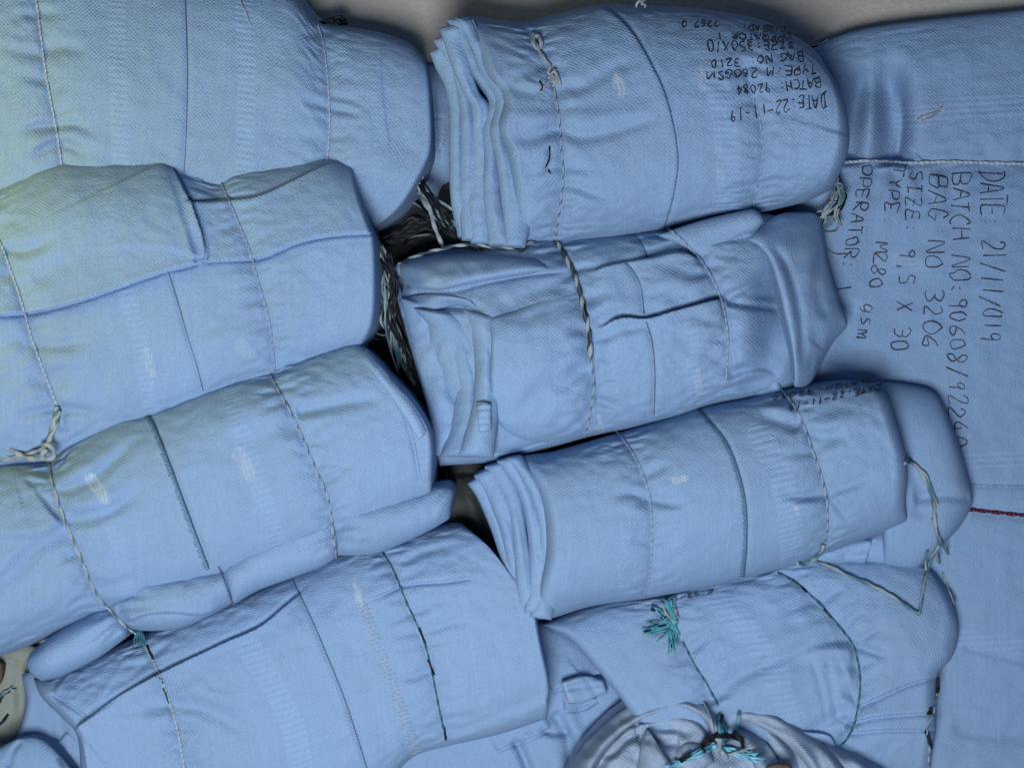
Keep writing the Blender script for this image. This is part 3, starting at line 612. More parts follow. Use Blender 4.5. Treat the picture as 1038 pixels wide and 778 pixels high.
# ------------------------------------------------------------------ second roll on the left
t = bag('blue cloth roll with broad yellow-tinted flap over its left half', 190, 300)
zm = ZMap()
c1 = [(-12, 215), (-5, 235), (3, 252), (20, 300), (33, 345), (50, 390), (58, 412), (66, 440)]
c2 = [(215, 168), (222, 180), (233, 205), (252, 250), (262, 285), (272, 320), (276, 345), (279, 375)]
sm = [(171, 276), (180, 305), (190, 340), (200, 372), (206, 396)]
f = gather(c1, 41, 2.0) + gather(c2, 42, 2.0) + [V(sm, 2.0, 3, 0.03),
    S([(-60, 320), (25, 316), (60, 309), (90, 300), (130, 286), (165, 274), (190, 268), (203, 264)], 12, 60, 2.2, 0.5, 0.0, 0.03),
    S([(203, 266), (207, 257), (203, 235), (192, 205), (182, 185), (170, 160)], 9, 55, 2.0, 0.45, 0.05, 0.02),
    S([(204, 264), (230, 262), (256, 261), (272, 257), (300, 245), (330, 238), (382, 234)], 9, 40, 2.2, 0.45, 0.05, 0.02),
    S([(184, 204), (208, 205), (233, 203), (262, 199), (290, 187), (320, 172), (350, 158)], -6, 28, 4, 0.0, 0.05, 0.2), V([(186, 205), (232, 203), (262, 199)], 2.5, 3, 0.1),
    V([(186, 180), (205, 190), (228, 202)], 2, 5, 0.2), V([(3, 252), (25, 254), (50, 244), (62, 232)], 4, 6, 0.08, 0.5), V([(30, 285), (50, 276), (75, 262)], 2, 8, 0.2),
    V([(35, 350), (62, 350), (95, 342)], 3, 6, 0.05, 0.5), V([(58, 413), (80, 415), (110, 420)], 3.5, 5, 0.05, 0.5), V([(10, 424), (35, 418), (58, 413)], 3, 5, 0.4, 0.05),
    Bp((60, 365), 35, 12, 0, 4), Bp((90, 220), 60, 35, -10, 5), V([(276, 340), (310, 336), (345, 330)], 2.5, 6, 0.1, 0.5), Bp((225, 345), 30, 12, -10, 3)]
pillow('body', M_cloth, t, [(-70, 225), (0, 187), (40, 168), (65, 162), (110, 161), (160, 161), (174, 167), (195, 173), (218, 179), (235, 172), (270, 166), (335, 157), (357, 164)],
       [(-70, 480), (0, 480), (60, 472), (110, 452), (170, 430), (220, 408), (290, 382), (360, 360)], right=[(361, 190), (371, 220), (379, 240), (381, 290), (377, 330)], z0=0.135, H=0.105, n=2.7,
       lend=(10, 0.6), rend=(5, 0.85), feats=f, zmap=zm, seed=3, ties=[c1, c2], slack=0.018, bands=[([(125, 290), (140, 340), (155, 430)], 8, 0.7), ([(100, 170), (118, 280)], 8, 0.4), ([(300, 180), (315, 230), (330, 330)], 7, 0.3)],
       marks=[([(148, 356), (155, 378)], 4.5, 0.55), ([(244, 350), (252, 357)], 7, 0.3)])
gB = g = zm.grid()
tube([(on(g, c1[:-1], 0.0010), 1.05 * PX)], 'tie_string', M_string, t)
tube([(on(g, c2, 0.0006), 0.9 * PX)], 'tie_string', M_thin, t)
ribbon_strokes([sm], g, 1.2, 'seam', M_seam, t, 0.0004)
zc = 0.232
tube([(free([(58, 412, .222), (56, 424, .222), (53, 436, .224), (48, 452, .228)]), 2.5 * PX), (free([(60, 416, .220), (57, 430, .223), (52, 442, .226), (44, 456, .226)]), 2.0 * PX)], 'knotted_string_end', M_gw, t)
tube([(free([(43, 452, .222), (48, 450, .230), (54, 455, .232), (54, 463, .228), (47, 465, .226), (43, 460, .226), (47, 455, .23)]), 2.4 * PX), (free([(46, 464, .226), (36, 465, .222), (25, 463, .215), (12, 456, .21), (-2, 449, .205), (-20, 444, .2)]), (2.8 * PX, 2.2 * PX)),
      (free([(44, 455, .222), (34, 458, .215), (22, 463, .206), (8, 465, .2), (-15, 469, .19)]), 2.0 * PX), (free([(30, 459, .21), (14, 463, .205), (-10, 461, .2)]), 1.5 * PX)], 'string_knot', M_white, t)
P_ = []
for i in range(9):
    o = random.uniform; a = 378 + o(-3, 5)
    P_.append((free([(a - 2, 236 + o(0, 6), .15), (a + 8 + o(-2, 4), 258 + o(-4, 4), .165), (a + 15 + o(-5, 6), 285 + o(-6, 6), .16), (a + 16 + o(-10, 8), 318 + o(-8, 8), .15), (a + 26 + o(-8, 8), 352 + o(-8, 8), .14), (a + 44 + o(-6, 4), 392 + o(-18, 14), .13)]), (1.9 * PX, 1.2 * PX)))
tube(P_, 'frayed_cord_end', M_bw, t)
P_ = []
for i in range(6):
    o = random.uniform
    P_.append((free([(382 + o(0, 8), 262 + o(0, 20), .155), (394 + o(-6, 6), 300, .16), (400 + o(-8, 8), 340, .15), (414 + o(-10, 8), 376 + o(-10, 10), .14)]), (1.5 * PX, 0.9 * PX)))
tube(P_, 'frayed_cord_end', M_wt, t)
P_ = []
for i in range(7):
    o = random.uniform; y = 322 + i * 6
    P_.append((free([(372, y + 8, .12), (382 + o(-2, 4), y + 14 + o(-4, 4), .135), (396 + o(-6, 6), y + 24 + o(-8, 6), .135), (404 + o(-6, 6), y + 32, .12)]), 1.5 * PX))
tube(P_, 'frayed_cord_end', M_bwd, t)

P_ = []
for i in range(5):
    o = random.uniform; a = 380 + o(-2, 6)
    P_.append((free([(a - 2, 240 + o(0, 14), .155), (a + 9 + o(-5, 5), 264 + o(-6, 6), .17), (a + 17 + o(-7, 8), 292, .168), (a + 20 + o(-10, 10), 325, .16), (a + 30 + o(-8, 8), 356, .15), (a + 45 + o(-6, 4), 396 + o(-14, 14), .14)]), (1.5 * PX, .9 * PX)))
tube(P_, 'frayed_cord_end', M_blk, t)

# ------------------------------------------------------------------ third roll on the left
t = bag('blue cloth roll with teal seam and a puffy pinched fold along its lower edge', 220, 510)
zm = ZMap()
c1 = [(46, 458), (50, 470), (52, 485), (57, 500), (65, 525), (80, 560), (97, 600), (115, 622), (130, 637), (138, 642)]
c2 = [(265, 366), (272, 376), (285, 400), (300, 428), (318, 470), (333, 505), (338, 540), (341, 566)]
sm = [(140, 408), (146, 416), (155, 428), (170, 465), (185, 505), (200, 545), (212, 576)]
f = gather(c1[:-2], 51, 2.4) + gather(c2, 52, 1.8) + [S([(140, 404)] + sm, -1.8, 24, 2, 0.5, 0.03), V(sm, 1.2, 3, 0.02),
    V([(58, 498), (75, 493), (92, 486), (112, 470), (132, 452), (150, 434)], 5, 7, 0.05, 0.5), Bp((80, 475), 30, 10, -30, 5), V([(68, 528), (90, 525), (112, 518), (135, 503), (152, 485)], 5.5, 7, 0.05, 0.45), Bp((95, 507), 22, 7, -20, 3.5), 
    S([(-40, 600), (-5, 585), (22, 560), (45, 543), (64, 528)], 8, 40, 8, 0.35, 0.1, 0.05), S([(-40, 541), (0, 543), (28, 543), (48, 534)], 6, 40, 6, 0.3, 0.05, 0.3),
    V([(300, 418), (330, 412), (360, 406), (395, 405)], 4.5, 7, 0.04, 0.4), S([(205, 450), (240, 440), (270, 430), (298, 418)], 5, 26, 9, 0.25, 0.4, 0.04), Bp((255, 410), 40, 12, -20, 3),
    S([(376, 358), (395, 384), (412, 420), (421, 450), (428, 490)], 3.0, 40, 2, 0.5, 0.04), V([(100, 600), (120, 590), (140, 586)], 2, 6, 0.1), V([(318, 470), (345, 470), (370, 480)], 1.6, 6, 0.1, .5), Bp((20, 620), 60, 16, -25, 6)]
pillow('body', M_cloth, t, [(-70, 492), (0, 470), (45, 466), (55, 460), (75, 445), (120, 422), (150, 415), (200, 395), (270, 372), (320, 355), (350, 345), (362, 346)],
       [(-70, 695), (0, 665), (40, 650), (90, 628), (125, 625), (200, 602), (300, 570), (380, 540), (436, 515)], right=[(376, 359), (400, 384), (422, 410), (437, 438), (439, 470)], z0=0.15, H=0.11, n=2.6,
       lend=(10, 0.6), rend=(5, 0.85), feats=f, zmap=zm, seed=4, ties=[c1, c2], slack=0.02, bands=[([(100, 500), (125, 570), (130, 600)], 7, 0.4), ([(232, 395), (255, 470), (280, 545)], 9, 0.6), ([(420, 400), (432, 440), (434, 490)], 8, 0.5)],
       marks=[([(92, 485), (107, 505)], 6, 0.85), ([(242, 460), (253, 480)], 7, 0.5), ([(418, 425), (433, 440)], 5, 0.35)])
g0 = zm.grid(20, 4)
fr = dict(base=g0, n=2.0, res=1.3)
def fold(top, bot, H, z0, feats=(), seed=60, left=(), right=(), rl=(30, 0.1), rr=(30, 0.1), **k):
    return pillow('rolled_fold', M_cloth, t, top, bot, left=left, right=right, z0=z0, H=H, n=2.0, feats=feats, zmap=zm, seed=seed, lend=rl, rend=rr, amp=1.6, slack=.028, ties=[c1, c2], **k)
fold([(30, 662), (50, 645), (72, 631), (95, 619), (114, 612)], [(42, 690), (62, 685), (100, 666), (128, 645), (132, 634)], 0.044, 0.184, [V([(128, 624), (110, 634), (88, 650), (70, 665)], 3.5, 4, 0.02, 0.5), V([(128, 630), (112, 645), (95, 660)], 2.5, 4, 0.02, 0.5), V([(122, 618), (100, 626), (85, 633)], 2, 4, 0.02, .5)],
     61, left=[(27, 672), (31, 682)], right=[(122, 620)], rl=(26, 0.2), rr=(40, 0.35))
fold([(106, 610), (118, 600), (132, 588), (145, 581), (175, 580), (215, 574), (228, 571)], [(122, 632), (138, 638), (160, 639), (185, 636), (212, 624), (236, 611)], 0.046, 0.190, [S([(128, 630), (148, 622), (175, 620), (205, 622), (232, 612)], 5, 20, 5, 0.4, 0.05, 0.2), V([(112, 608), (135, 604), (160, 603)], 3, 5, 0.03, 0.5), V([(118, 618), (140, 614), (165, 613)], 3, 4, 0.03, 0.5), V([(115, 603), (130, 596), (150, 593)], 2, 5, 0.05, .5)],
     62, left=[(112, 620)], right=[(233, 590)], rl=(44, 0.25), rr=(10, 0.8))
fold([(222, 572), (250, 552), (280, 534), (310, 522), (338, 512)], [(236, 613), (262, 598), (300, 584), (330, 572), (343, 563)], 0.045, 0.192, [V([(338, 540), (318, 548), (298, 560)], 3, 5, 0.02, 0.5), V([(336, 530), (318, 534), (300, 545)], 2.5, 4, .02, .5), V([(338, 550), (325, 558), (312, 566)], 2.5, 4, .02, .5)],
     63, left=[(229, 590)], right=[(342, 540)], rl=(14, 0.55), rr=(26, 0.5))
fold([(334, 513), (352, 508), (385, 502), (420, 495), (440, 490), (452, 488)], [(342, 563), (380, 561), (418, 546), (440, 535), (455, 526)], 0.045, 0.192, [V([(338, 535), (360, 532), (382, 536)], 2.5, 5, .02, .5), V([(340, 548), (360, 550), (380, 552)], 2, 5, .02, .5), V([(448, 495), (440, 510), (436, 525)], 2, 4, .2)],
     64, left=[(338, 538)], right=[(459, 497), (457, 512)], rl=(26, 0.5), rr=(16, 0.5))
pillow('hem', M_cloth, t, [(371, 353), (384, 367), (400, 386), (420, 411), (435, 438)], [(366, 364), (378, 378), (392, 396), (410, 424), (424, 446)], z0=-.002, H=.008, base=g0, zmap=zm, seed=66, n=2.5, lend=(4, .3), rend=(4, .3), amp=.6, bands=[([(372, 360), (395, 390), (428, 440)], 12, .7)])
gC = g = zm.grid()
tube([(on(g, c1, 0.0012), 1.2 * PX)], 'tie_string', M_gw, t)
tube([(on(g, c2, 0.0006), 1.0 * PX)], 'tie_string', M_wdash, t)
stitches(g, sm, 5.0, 2.3, 1, 'seam', M_tseam, t, 0.42, True, a0=-0.15, a1=0.9)
stitches(g, [(222, 574), (229, 592), (236, 611)], 2.5, 2.5, 1, 'seam', M_seam, t, 0.4)
P_ = [(free([(440, 455 + i * 3, .12 - i * .004), (446 + i, 470 + 2 * i, .11), (450 + 2 * i, 486 + 3 * i, .10), (458 + 3 * i, 500 + 4 * i, .09)]), 1.4 * PX) for i in range(5)]
tube(P_, 'frayed_cord_end', M_bwd, t)
tube([(free([(266, 372, .20), (271, 370, .205), (277, 370, .205), (283, 369, .195)]), 2.0 * PX), (free([(264, 375, .2), (272, 373, .205), (280, 372, .2)]), 1.6 * PX)], 'string_knot', M_white, t)

# ------------------------------------------------------------------ bottom left roll
t = bag('bottom left blue cloth roll with white ladder stitch and black-flecked string', 330, 680)
zm = ZMap()
c1 = [(132, 630), (138, 643), (146, 652), (160, 680), (170, 705), (178, 730), (187, 778), (192, 810)]
c2 = [(380, 548), (388, 560), (398, 576), (412, 610), (428, 645), (436, 672), (444, 712), (452, 750)]
sm = [(292, 575), (298, 590), (315, 625), (330, 660), (350, 710), (372, 778), (380, 810)]
f = gather(c1, 71, 2.0) + gather(c2, 72, 2.0) + [V(sm, 2.0, 3, 0.02),
    S([(315, 592), (300, 604), (265, 634), (230, 650), (165, 681), (120, 706), (76, 738)], 6, 60, 2.5, 0.4, 0.15, 0.02), S([(76, 738), (84, 752), (92, 800)], 8, 40, 2.5, 0.4, 0.04, 0.0),
    S([(492, 582), (450, 588), (420, 590), (405, 593), (385, 602), (362, 610)], -7, 22, 3, 0.3, 0.3, 0.3), V([(478, 584), (420, 590), (405, 593), (380, 604)], 2.5, 3, 0.05, .3),
    V([(115, 728), (140, 720), (172, 714), (205, 718), (235, 732), (265, 752)], 5, 9, 0.3), Bp((130, 700), 40, 9, -25, 4), Bp((220, 705), 40, 9, 20, 3), S([(452, 748), (480, 738), (515, 724), (556, 705)], -7, 40, 6, 0.2, 0.05, 0.05),
    V([(395, 645), (412, 642), (425, 640)], 2, 5, .5, .05), V([(400, 690), (420, 686), (440, 676)], 2.5, 5, .5, .05), V([(432, 640), (455, 632), (480, 628)], 2, 5, .05, .6), V([(400, 575), (430, 560), (470, 552)], 3, 6, .3),
    S([(52, 700), (75, 715), (92, 727)], 4, 30, 3, 0.4, .1), V([(30, 745), (45, 720), (70, 700)], 3, 8, .2)]
pillow('body', M_cloth, t, [(34, 688), (80, 672), (150, 640), (230, 610), (300, 580), (345, 560), (400, 545), (455, 530), (470, 532), (477, 549)],
       [(80, 840), (250, 840), (350, 815), (395, 788), (420, 766), (452, 756), (505, 744), (554, 728)], left=[(42, 706), (62, 726), (78, 745), (82, 790)], right=[(503, 566), (528, 595), (541, 618), (549, 655), (557, 695)], z0=0.11, H=0.085, n=2.8,
       lend=(10, 0.5), rend=(5, 0.85), feats=f, zmap=zm, seed=5, ties=[c1, c2], slack=0.02, bands=[([(378, 640), (400, 700), (420, 770)], 4, 0.3), ([(255, 660), (290, 720), (310, 790)], 12, 0.7), ([(345, 600), (400, 760)], 5, 0.3), ([(470, 600), (490, 730)], 4, 0.3)], marks=[([(361, 594), (365, 612)], 3.5, 0.9)])
pillow('tucked_layer', M_cloth, t, [(22, 684), (45, 672), (80, 676), (110, 690)], [(4, 800), (50, 806), (110, 800)], left=[(26, 712), (18, 745)], z0=0.095, H=0.03, n=3, zmap=zm, seed=51, lend=(9, .5), rend=(9, .5), amp=1.4, slack=.025, feats=[V([(52, 690), (60, 730), (58, 790)], 4, 7, .1), S([(70, 740), (50, 760), (30, 765)], 4, 20, 3, .4, .1)])
gD = g = zm.grid()
tube([(on(g, c1, 0.0010), 1.05 * PX)], 'tie_string', M_string, t)
tube([(on(g, [(149, 654), (155, 668)], 0.0010), 1.3 * PX), (on(g, [(159, 679), (165, 692)], 0.0010), 1.1 * PX), (on(g, [(166, 697), (172, 712)], 0.0010), 1.3 * PX)], 'black_string_fleck', M_blk, t)
tube([(on(g, c2, 0.0010), 0.95 * PX)], 'tie_string', M_teal, t)
tube([(on(g, [(425, 636), (431, 652)], 0.0012), 1.1 * PX), (on(g, [(434, 668), (440, 684)], 0.0012), 1.2 * PX), (on(g, [(450, 737), (452, 748)], 0.0012), 1.3 * PX)], 'black_string_fleck', M_blk, t)
stitches(g, sm, 1.6, 3.0, 1, 'seam', M_seam, t, 0.4)
tube([(free([(138 + i * 1.2, 638, .165), (137 + i * 2.2, 645, .168), (135 + i * 3 + random.uniform(-2, 2), 653 + random.uniform(-2, 3), .166)]), (1.4 * PX, .8 * PX)) for i in range(5)], 'frayed_string_end', M_teal, t)
stitches(g, [(365, 612), (372, 625), (380, 648), (392, 680), (402, 705), (414, 740), (422, 762)], 11, 4.3, 1, 'ladder_stitch', M_string, t, 0.55, False)

# ------------------------------------------------------------------ middle roll, loosely folded
t = bag('loosely folded blue cloth roll under a thick black and white cord, collar fold at right', 640, 330)
zm = ZMap()
c0 = [(527, 255), (536, 247), (545, 243), (560, 242), (567, 250), (574, 262), (583, 280), (590, 305), (596, 332), (599, 362)]
c1 = [(560, 242)] + c0[5:] + [(602, 390), (599, 415), (595, 436)]
c2 = [(660, 222), (683, 236), (700, 252), (715, 270), (728, 295), (735, 320), (738, 345), (736, 385)]
s1 = [(634, 232), (645, 240), (652, 250), (657, 263)]; s2 = [(634, 266), (643, 276), (650, 292), (653, 318)]; s3 = [(655, 326), (661, 345), (664, 380), (663, 422)]
f = gather(c1, 81, 2.6) + gather(c2, 82, 2.4) + [V(s1, 2, 3, .03), V(s2, 2, 3, .03), V(s3, 2, 3, .03),
    V([(440, 312), (470, 309), (492, 318)], 5, 5, .2), V([(482, 330), (484, 370), (480, 410)], 4, 10, .2), Bp((470, 350), 12, 40, 0, -6),
    Bp((432, 380), 14, 60, -12, -14), 
    S([(444, 292), (465, 291), (500, 283), (540, 276), (578, 272)], 8, 30, 4, 0.35, .1, .15), S([(404, 302), (430, 304), (462, 302), (480, 306)], 8, 20, 3, 0.5, .05, .1), V([(405, 322), (440, 312), (475, 312)], 6, 4, .1),
    Bp((405, 285), 20, 12, 10, -20), Bp((425, 300), 16, 5, 0, -12), V([(500, 318), (540, 296), (585, 290)], 3, 9, .2), Bp((540, 350), 45, 40, 30, 5), V([(520, 440), (560, 400), (596, 370)], 3, 10, .3, .1),
    S([(596, 275), (625, 268), (660, 262), (690, 256), (712, 264)], -7, 26, 3, 0.25, .15, .1), V([(650, 262), (690, 250), (720, 270)], 3, 5, .2),
    S([(602, 334), (630, 323), (655, 324), (690, 314), (732, 303)], -10, 40, 3.5, 0.35, .2, .03), V([(605, 345), (630, 335), (660, 330)], 3, 5, .2), V([(734, 304), (755, 292), (775, 280), (792, 272)], 6, 5, .03, .3),
    V([(736, 305), (760, 309), (795, 314)], 5, 4, .03, .3), Bp((765, 300), 16, 7, 0, -5), Bp((720, 330), 30, 10, -10, 4), Bp((690, 285), 30, 14, -5, 4), Bp((790, 312), 20, 60, 12, -34), Bp((778, 292), 16, 18, 30, -16), Bp((755, 350), 20, 26, 0, 6), 
    V([(735, 384), (755, 374), (775, 372), (792, 380)], 7, 5, .15), Bp((762, 388), 20, 6, -10, -10), S([(598, 420), (580, 436), (560, 446), (530, 456), (490, 464)], 6, 40, 4, .4, .1)]
pillow('body', M_cloth, t, [(398, 270), (420, 258), (450, 253), (500, 248), (540, 241), (600, 238), (670, 232), (720, 221), (768, 216), (805, 222)],
       [(446, 472), (475, 470), (500, 468), (560, 453), (600, 442), (640, 434), (690, 422), (725, 410), (770, 402), (806, 392)], left=[(402, 300), (410, 330), (421, 370), (432, 410), (438, 440)], right=[(812, 270), (815, 340)], z0=0.145, H=0.10, n=2.3,
       lend=(105, 0.2), rend=(70, 0.15), feats=f, zmap=zm, seed=6, ties=[c1, c2], slack=0.03, amp=1.25, bands=[([(700, 330), (705, 420)], 7, 0.7), ([(620, 345), (628, 440)], 4, 0.4)], marks=[([(706, 378), (708, 396)], 4, 0.4), ([(605, 425), (607, 436)], 6, 0.45)])
g0 = zm.grid(30, 3)
def flap(name, top, bot, H, z0, feats=(), seed=90, left=(), right=(), rl=(10, 0.4), rr=(10, 0.4), mat=None, amp=.6, **k):
    return pillow(name, mat or M_cloth, t, top, bot, left=left, right=right, z0=z0, H=H, n=2.2, feats=feats, zmap=zm, seed=seed, lend=rl, rend=rr, amp=amp, **k)
flap('side_panel', [(497, 322), (515, 317), (540, 308), (575, 298), (600, 290)], [(497, 411), (512, 436), (545, 448), (580, 442), (606, 433)], .020, -.002, [V([(515, 425), (550, 395), (592, 372)], 2.5, 10, .2), V([(520, 330), (560, 312), (596, 305)], 2, 8, .2)], 96, left=[(498, 345), (497, 380)], base=g0, rl=(6, .55), rr=(60, .0), amp=1.0, slack=.02, ties=[c1])
flap('loose_fold', [(404, 268), (425, 259), (455, 256), (500, 258), (545, 262)], [(418, 292), (447, 294), (475, 288), (510, 282), (560, 274)], .026, -.004, [V([(430, 275), (480, 270), (530, 268)], 2, 6, .2)], 97, left=[(408, 282)], base=g0, rl=(16, .2), rr=(40, .0), amp=1.4, slack=.03)
flap('loose_fold', [(403, 304), (425, 298), (452, 298), (478, 303)], [(414, 318), (440, 315), (462, 310), (484, 312)], .014, -.002, [], 98, base=g0, rl=(10, .2), rr=(14, .0), amp=1.2)
layers([[(406, 302), (414, 335), (424, 375), (434, 415), (441, 462)], [(419, 312), (438, 335), (454, 365), (459, 392), (455, 425), (446, 462)], [(470, 314), (478, 345), (481, 380), (478, 412), (462, 462)]], .185, .020, .028, 40, 440, .06, [60, 52, 40], (6, 2))
flap('collar_fold', [(752, 243), (768, 230), (790, 217), (812, 215), (826, 216), (833, 223)], [(806, 392), (814, 392), (822, 388), (828, 378)], 0.045, 0.170,
     [V([(800, 250), (812, 290), (820, 340), (822, 380)], 4, 14, .2), Bp((822, 270), 14, 40, 10, 4), V([(775, 238), (800, 275), (812, 330), (812, 380)], 5, 5, .2), V([(836, 240), (828, 290), (840, 330)], 4, 6, .2), V([(858, 328), (840, 335), (825, 350)], 3, 8, .1)], 91, left=[(766, 247), (779, 262), (788, 290), (796, 325), (803, 358)], right=[(839, 262), (851, 305), (859, 328), (846, 345), (836, 362)], hb=.02, slack=.035, amp=1.6, rl=(12, 0.4), rr=(30, 0.1), tilt=(-0.075, 0.0))
flap('rolled_fold', [(668, 238), (690, 230), (720, 221), (762, 212), (770, 215)], [(700, 254), (716, 262), (730, 252), (750, 240), (768, 233)], 0.020, 0.205, [V([(705, 250), (730, 238), (760, 226)], 2, 5, .3)], 92, right=[(774, 223)], rl=(24, 0.1), rr=(10, 0.35))
flap('rolled_fold', [(728, 244), (742, 236), (758, 232), (763, 233)], [(722, 264), (735, 255), (750, 247), (764, 240)], 0.013, 0.203, [], 93, rl=(8, 0.2), rr=(8, 0.3))
flap('loose_fold', [(733, 386), (748, 376), (768, 371), (785, 375), (794, 388)], [(722, 410), (740, 405), (760, 403), (778, 404), (793, 398)], 0.03, 0.150, [Bp((760, 392), 14, 5, -15, -8), V([(760, 378), (775, 390), (785, 402)], 4, 5, .2)], 94, rl=(12, .1), rr=(10, .2))
flap('hem_label', [(482, 408), (490, 407), (498, 409)], [(486, 438), (491, 438), (498, 436)], 0.006, 0.006, [V([(484, 415), (497, 413)], 1, 2), V([(484, 428), (497, 428)], 1, 2)], 95, base=zm.grid(10, 1), rl=(2, .5), rr=(2, .5), amp=.1, bands=[([(482, 422), (498, 422)], 15, 1.0)])
g = zm.grid()
tube([(on(g, c0, 0.0026), 2.5 * PX)], 'tie_cord', M_bw, t)
tube([(on(g, c0[-1:] + [(602, 390), (599, 415), (595, 436)], 0.0006), 1.0 * PX)], 'tie_string', M_wdash, t)
tube([(on(g, c2, 0.0008), 1.2 * PX)], 'tie_string', M_thin, t)
for s_ in (s1, s2, s3): ribbon_strokes([s_], g, 1.3, 'seam', M_tseam if s_ is not s3 else M_seam, t, 0.0004)
P_ = []
for i in range(6):
    o = random.uniform
    P_.append((free([(425 + o(-2, 3), 188 + i * 2, .14), (432 + o(-3, 3), 205 + o(-4, 4), .165), (452 + o(-8, 6), 222 + o(-6, 10), .17), (472 + o(-8, 8), 238 + o(-6, 6), .17), (494 + o(-14, 6), 252 + o(-8, 4), .165)]), (1.7 * PX, 1.1 * PX)))
tube(P_, 'frayed_cord_end', M_wt, t)
P_ = []
for i in range(5):
    o = random.uniform
    P_.append((free([(425 + o(-4, 6), 184 + o(-6, 12), .15), (436 + o(-8, 6), 206 + o(-8, 8), .172), (456 + o(-10, 10), 226 + o(-10, 10), .178), (476 + o(-10, 10), 242 + o(-6, 6), .18), (497 + o(-18, 8), 254 + o(-6, 3), .185)]), (1.4 * PX, .9 * PX)))
for i in range(5):
    o = random.uniform
    P_.append((free([(384 + o(-6, 6), 250 + o(-8, 4), .12), (404, 238 + o(-8, 6), .15), (424 + o(-6, 6), 236 + o(-10, 6), .16), (446, 226 + o(-10, 14), .165)]), 1.6 * PX))
tube(P_, 'frayed_cord_end', M_blk, t)
P_ = [(free([(428, 178, .15), (425, 190, .15), (434, 205, .165), (440, 228, .17), (449, 250, .165)]), 2.2 * PX), (free([(424, 195, .15), (434, 198, .16), (452, 208, .165), (468, 218, .165)]), 1.8 * PX)]
tube(P_, 'frayed_cord_end', M_white, t)
P_ = []
for i in range(4):
    o = random.uniform; y = 205 + i * 14
    P_.append((free([(400 + o(-6, 6), y + 18, .075), (418, y + 5 + o(-5, 5), .10), (440, y + 8 + o(-8, 8), .12), (458 + o(-8, 8), y + 14 + o(-6, 6), .13), (480 + o(-8, 8), y + 20 + o(-14, 4), .12)]), 1.7 * PX))
tube(P_, 'frayed_cord_end', M_bwd, t)
P_ = [(free([(402, 276, .14), (420, 274, .165), (438, 276, .17), (446, 280, .165)]), 1.9 * PX), (free([(404, 268, .15), (420, 260, .17), (440, 254, .18), (470, 248, .19), (500, 250, .195), (527, 252, .2)]), 1.9 * PX)]
tube(P_, 'tie_cord', M_bw, t)

# ------------------------------------------------------------------ lower middle roll
t = bag('blue cloth roll with teal seam, layered left end and loose cord tail at right', 740, 490)
zm = ZMap()
c1 = [(620, 434), (628, 440), (645, 465), (655, 490), (659, 505), (661, 540), (659, 580), (652, 606)]
c2 = [(790, 392), (803, 408), (812, 424), (820, 445), (832, 480), (838, 505), (839, 535), (835, 556)]
sm = [(704, 408), (714, 420), (735, 445), (748, 475), (756, 510), (757, 550), (754, 584)]
f = gather(c1, 101, 2.0) + gather(c2, 102, 2.2) + [V(sm, 1.8, 3, .02), Bp((720, 500), 60, 40, 0, 4),
    V([(659, 506), (640, 500), (615, 502)], 4, 5, .04, .5), V([(659, 506), (680, 510), (700, 508)], 4, 5, .04, .5), Bp((640, 515), 16, 5, 10, 2),
    V([(765, 418), (790, 426), (812, 432)], 5, 8, .3, .04), V([(818, 438), (838, 442), (862, 438)], 4, 7, .04, .4), Bp((790, 415), 24, 8, 20, 4), Bp((845, 428), 22, 8, -20, 4), V([(838, 500), (810, 503), (785, 498)], 4.5, 5, .04, .5), V([(838, 500), (865, 490), (890, 478)], 4, 6, .04, .4), V([(838, 502), (852, 515), (862, 535)], 3.5, 5, .04, .5), Bp((815, 512), 18, 6, 0, 3),
    V([(690, 500), (740, 505), (780, 502)], 1.5, 9, .3)]
pillow('body', M_cloth, t, [(521, 463), (530, 460), (560, 457), (620, 440), (660, 428), (710, 412), (760, 402), (800, 393), (850, 385), (885, 388)],
       [(542, 628), (560, 626), (600, 614), (650, 607), (700, 598), (740, 590), (800, 574), (836, 561), (880, 545), (921, 530)], left=[(541, 490), (551, 520), (553, 560), (546, 598)], right=[(899, 400), (908, 425), (917, 455), (920, 480), (918, 510)], z0=0.14, H=0.105, n=2.5,
       lend=(14, 0.6), rend=(14, 0.62), feats=f, zmap=zm, seed=7, ties=[c1, c2], slack=0.018, bands=[([(608, 445), (632, 520), (630, 610)], 4, 0.3), ([(770, 440), (797, 500), (803, 570)], 12, 0.9), ([(680, 470), (690, 600)], 5, .3)], marks=[([(684, 487), (694, 485)], 3.5, 0.9), ([(683, 470), (687, 482)], 2, 0.3), ([(806, 514), (809, 520)], 2, 0.8), ([(799, 503), (806, 514)], 1, .5)])
layers([[(474, 490), (484, 505), (497, 535), (507, 566), (516, 600)], [(480, 482), (494, 506), (506, 536), (512, 565), (520, 606)],
        [(491, 473), (510, 505), (519, 542), (522, 580), (525, 614)], [(503, 467), (524, 498), (534, 536), (536, 580), (531, 620)], [(512, 464), (533, 494), (544, 530), (545, 575), (537, 625)]], .172, .007, .016, 26, 420, .06, None, ([-14, -12, -8, -5, -3], 4))
flap('hood_fold', [(862, 392), (890, 387), (925, 390), (948, 398), (962, 422)], [(895, 575), (925, 577), (943, 566), (958, 550)], 0.055, 0.125,
     [V([(925, 505), (955, 502), (985, 505)], 5, 6, .1), Bp((935, 440), 22, 40, 10, 5), V([(920, 470), (935, 500), (930, 530)], 4, 8, .2)], 111, left=[(885, 460), (893, 520)], right=[(972, 450), (982, 485), (986, 508), (974, 532)], rl=(10, .5), rr=(40, .1), amp=.9)
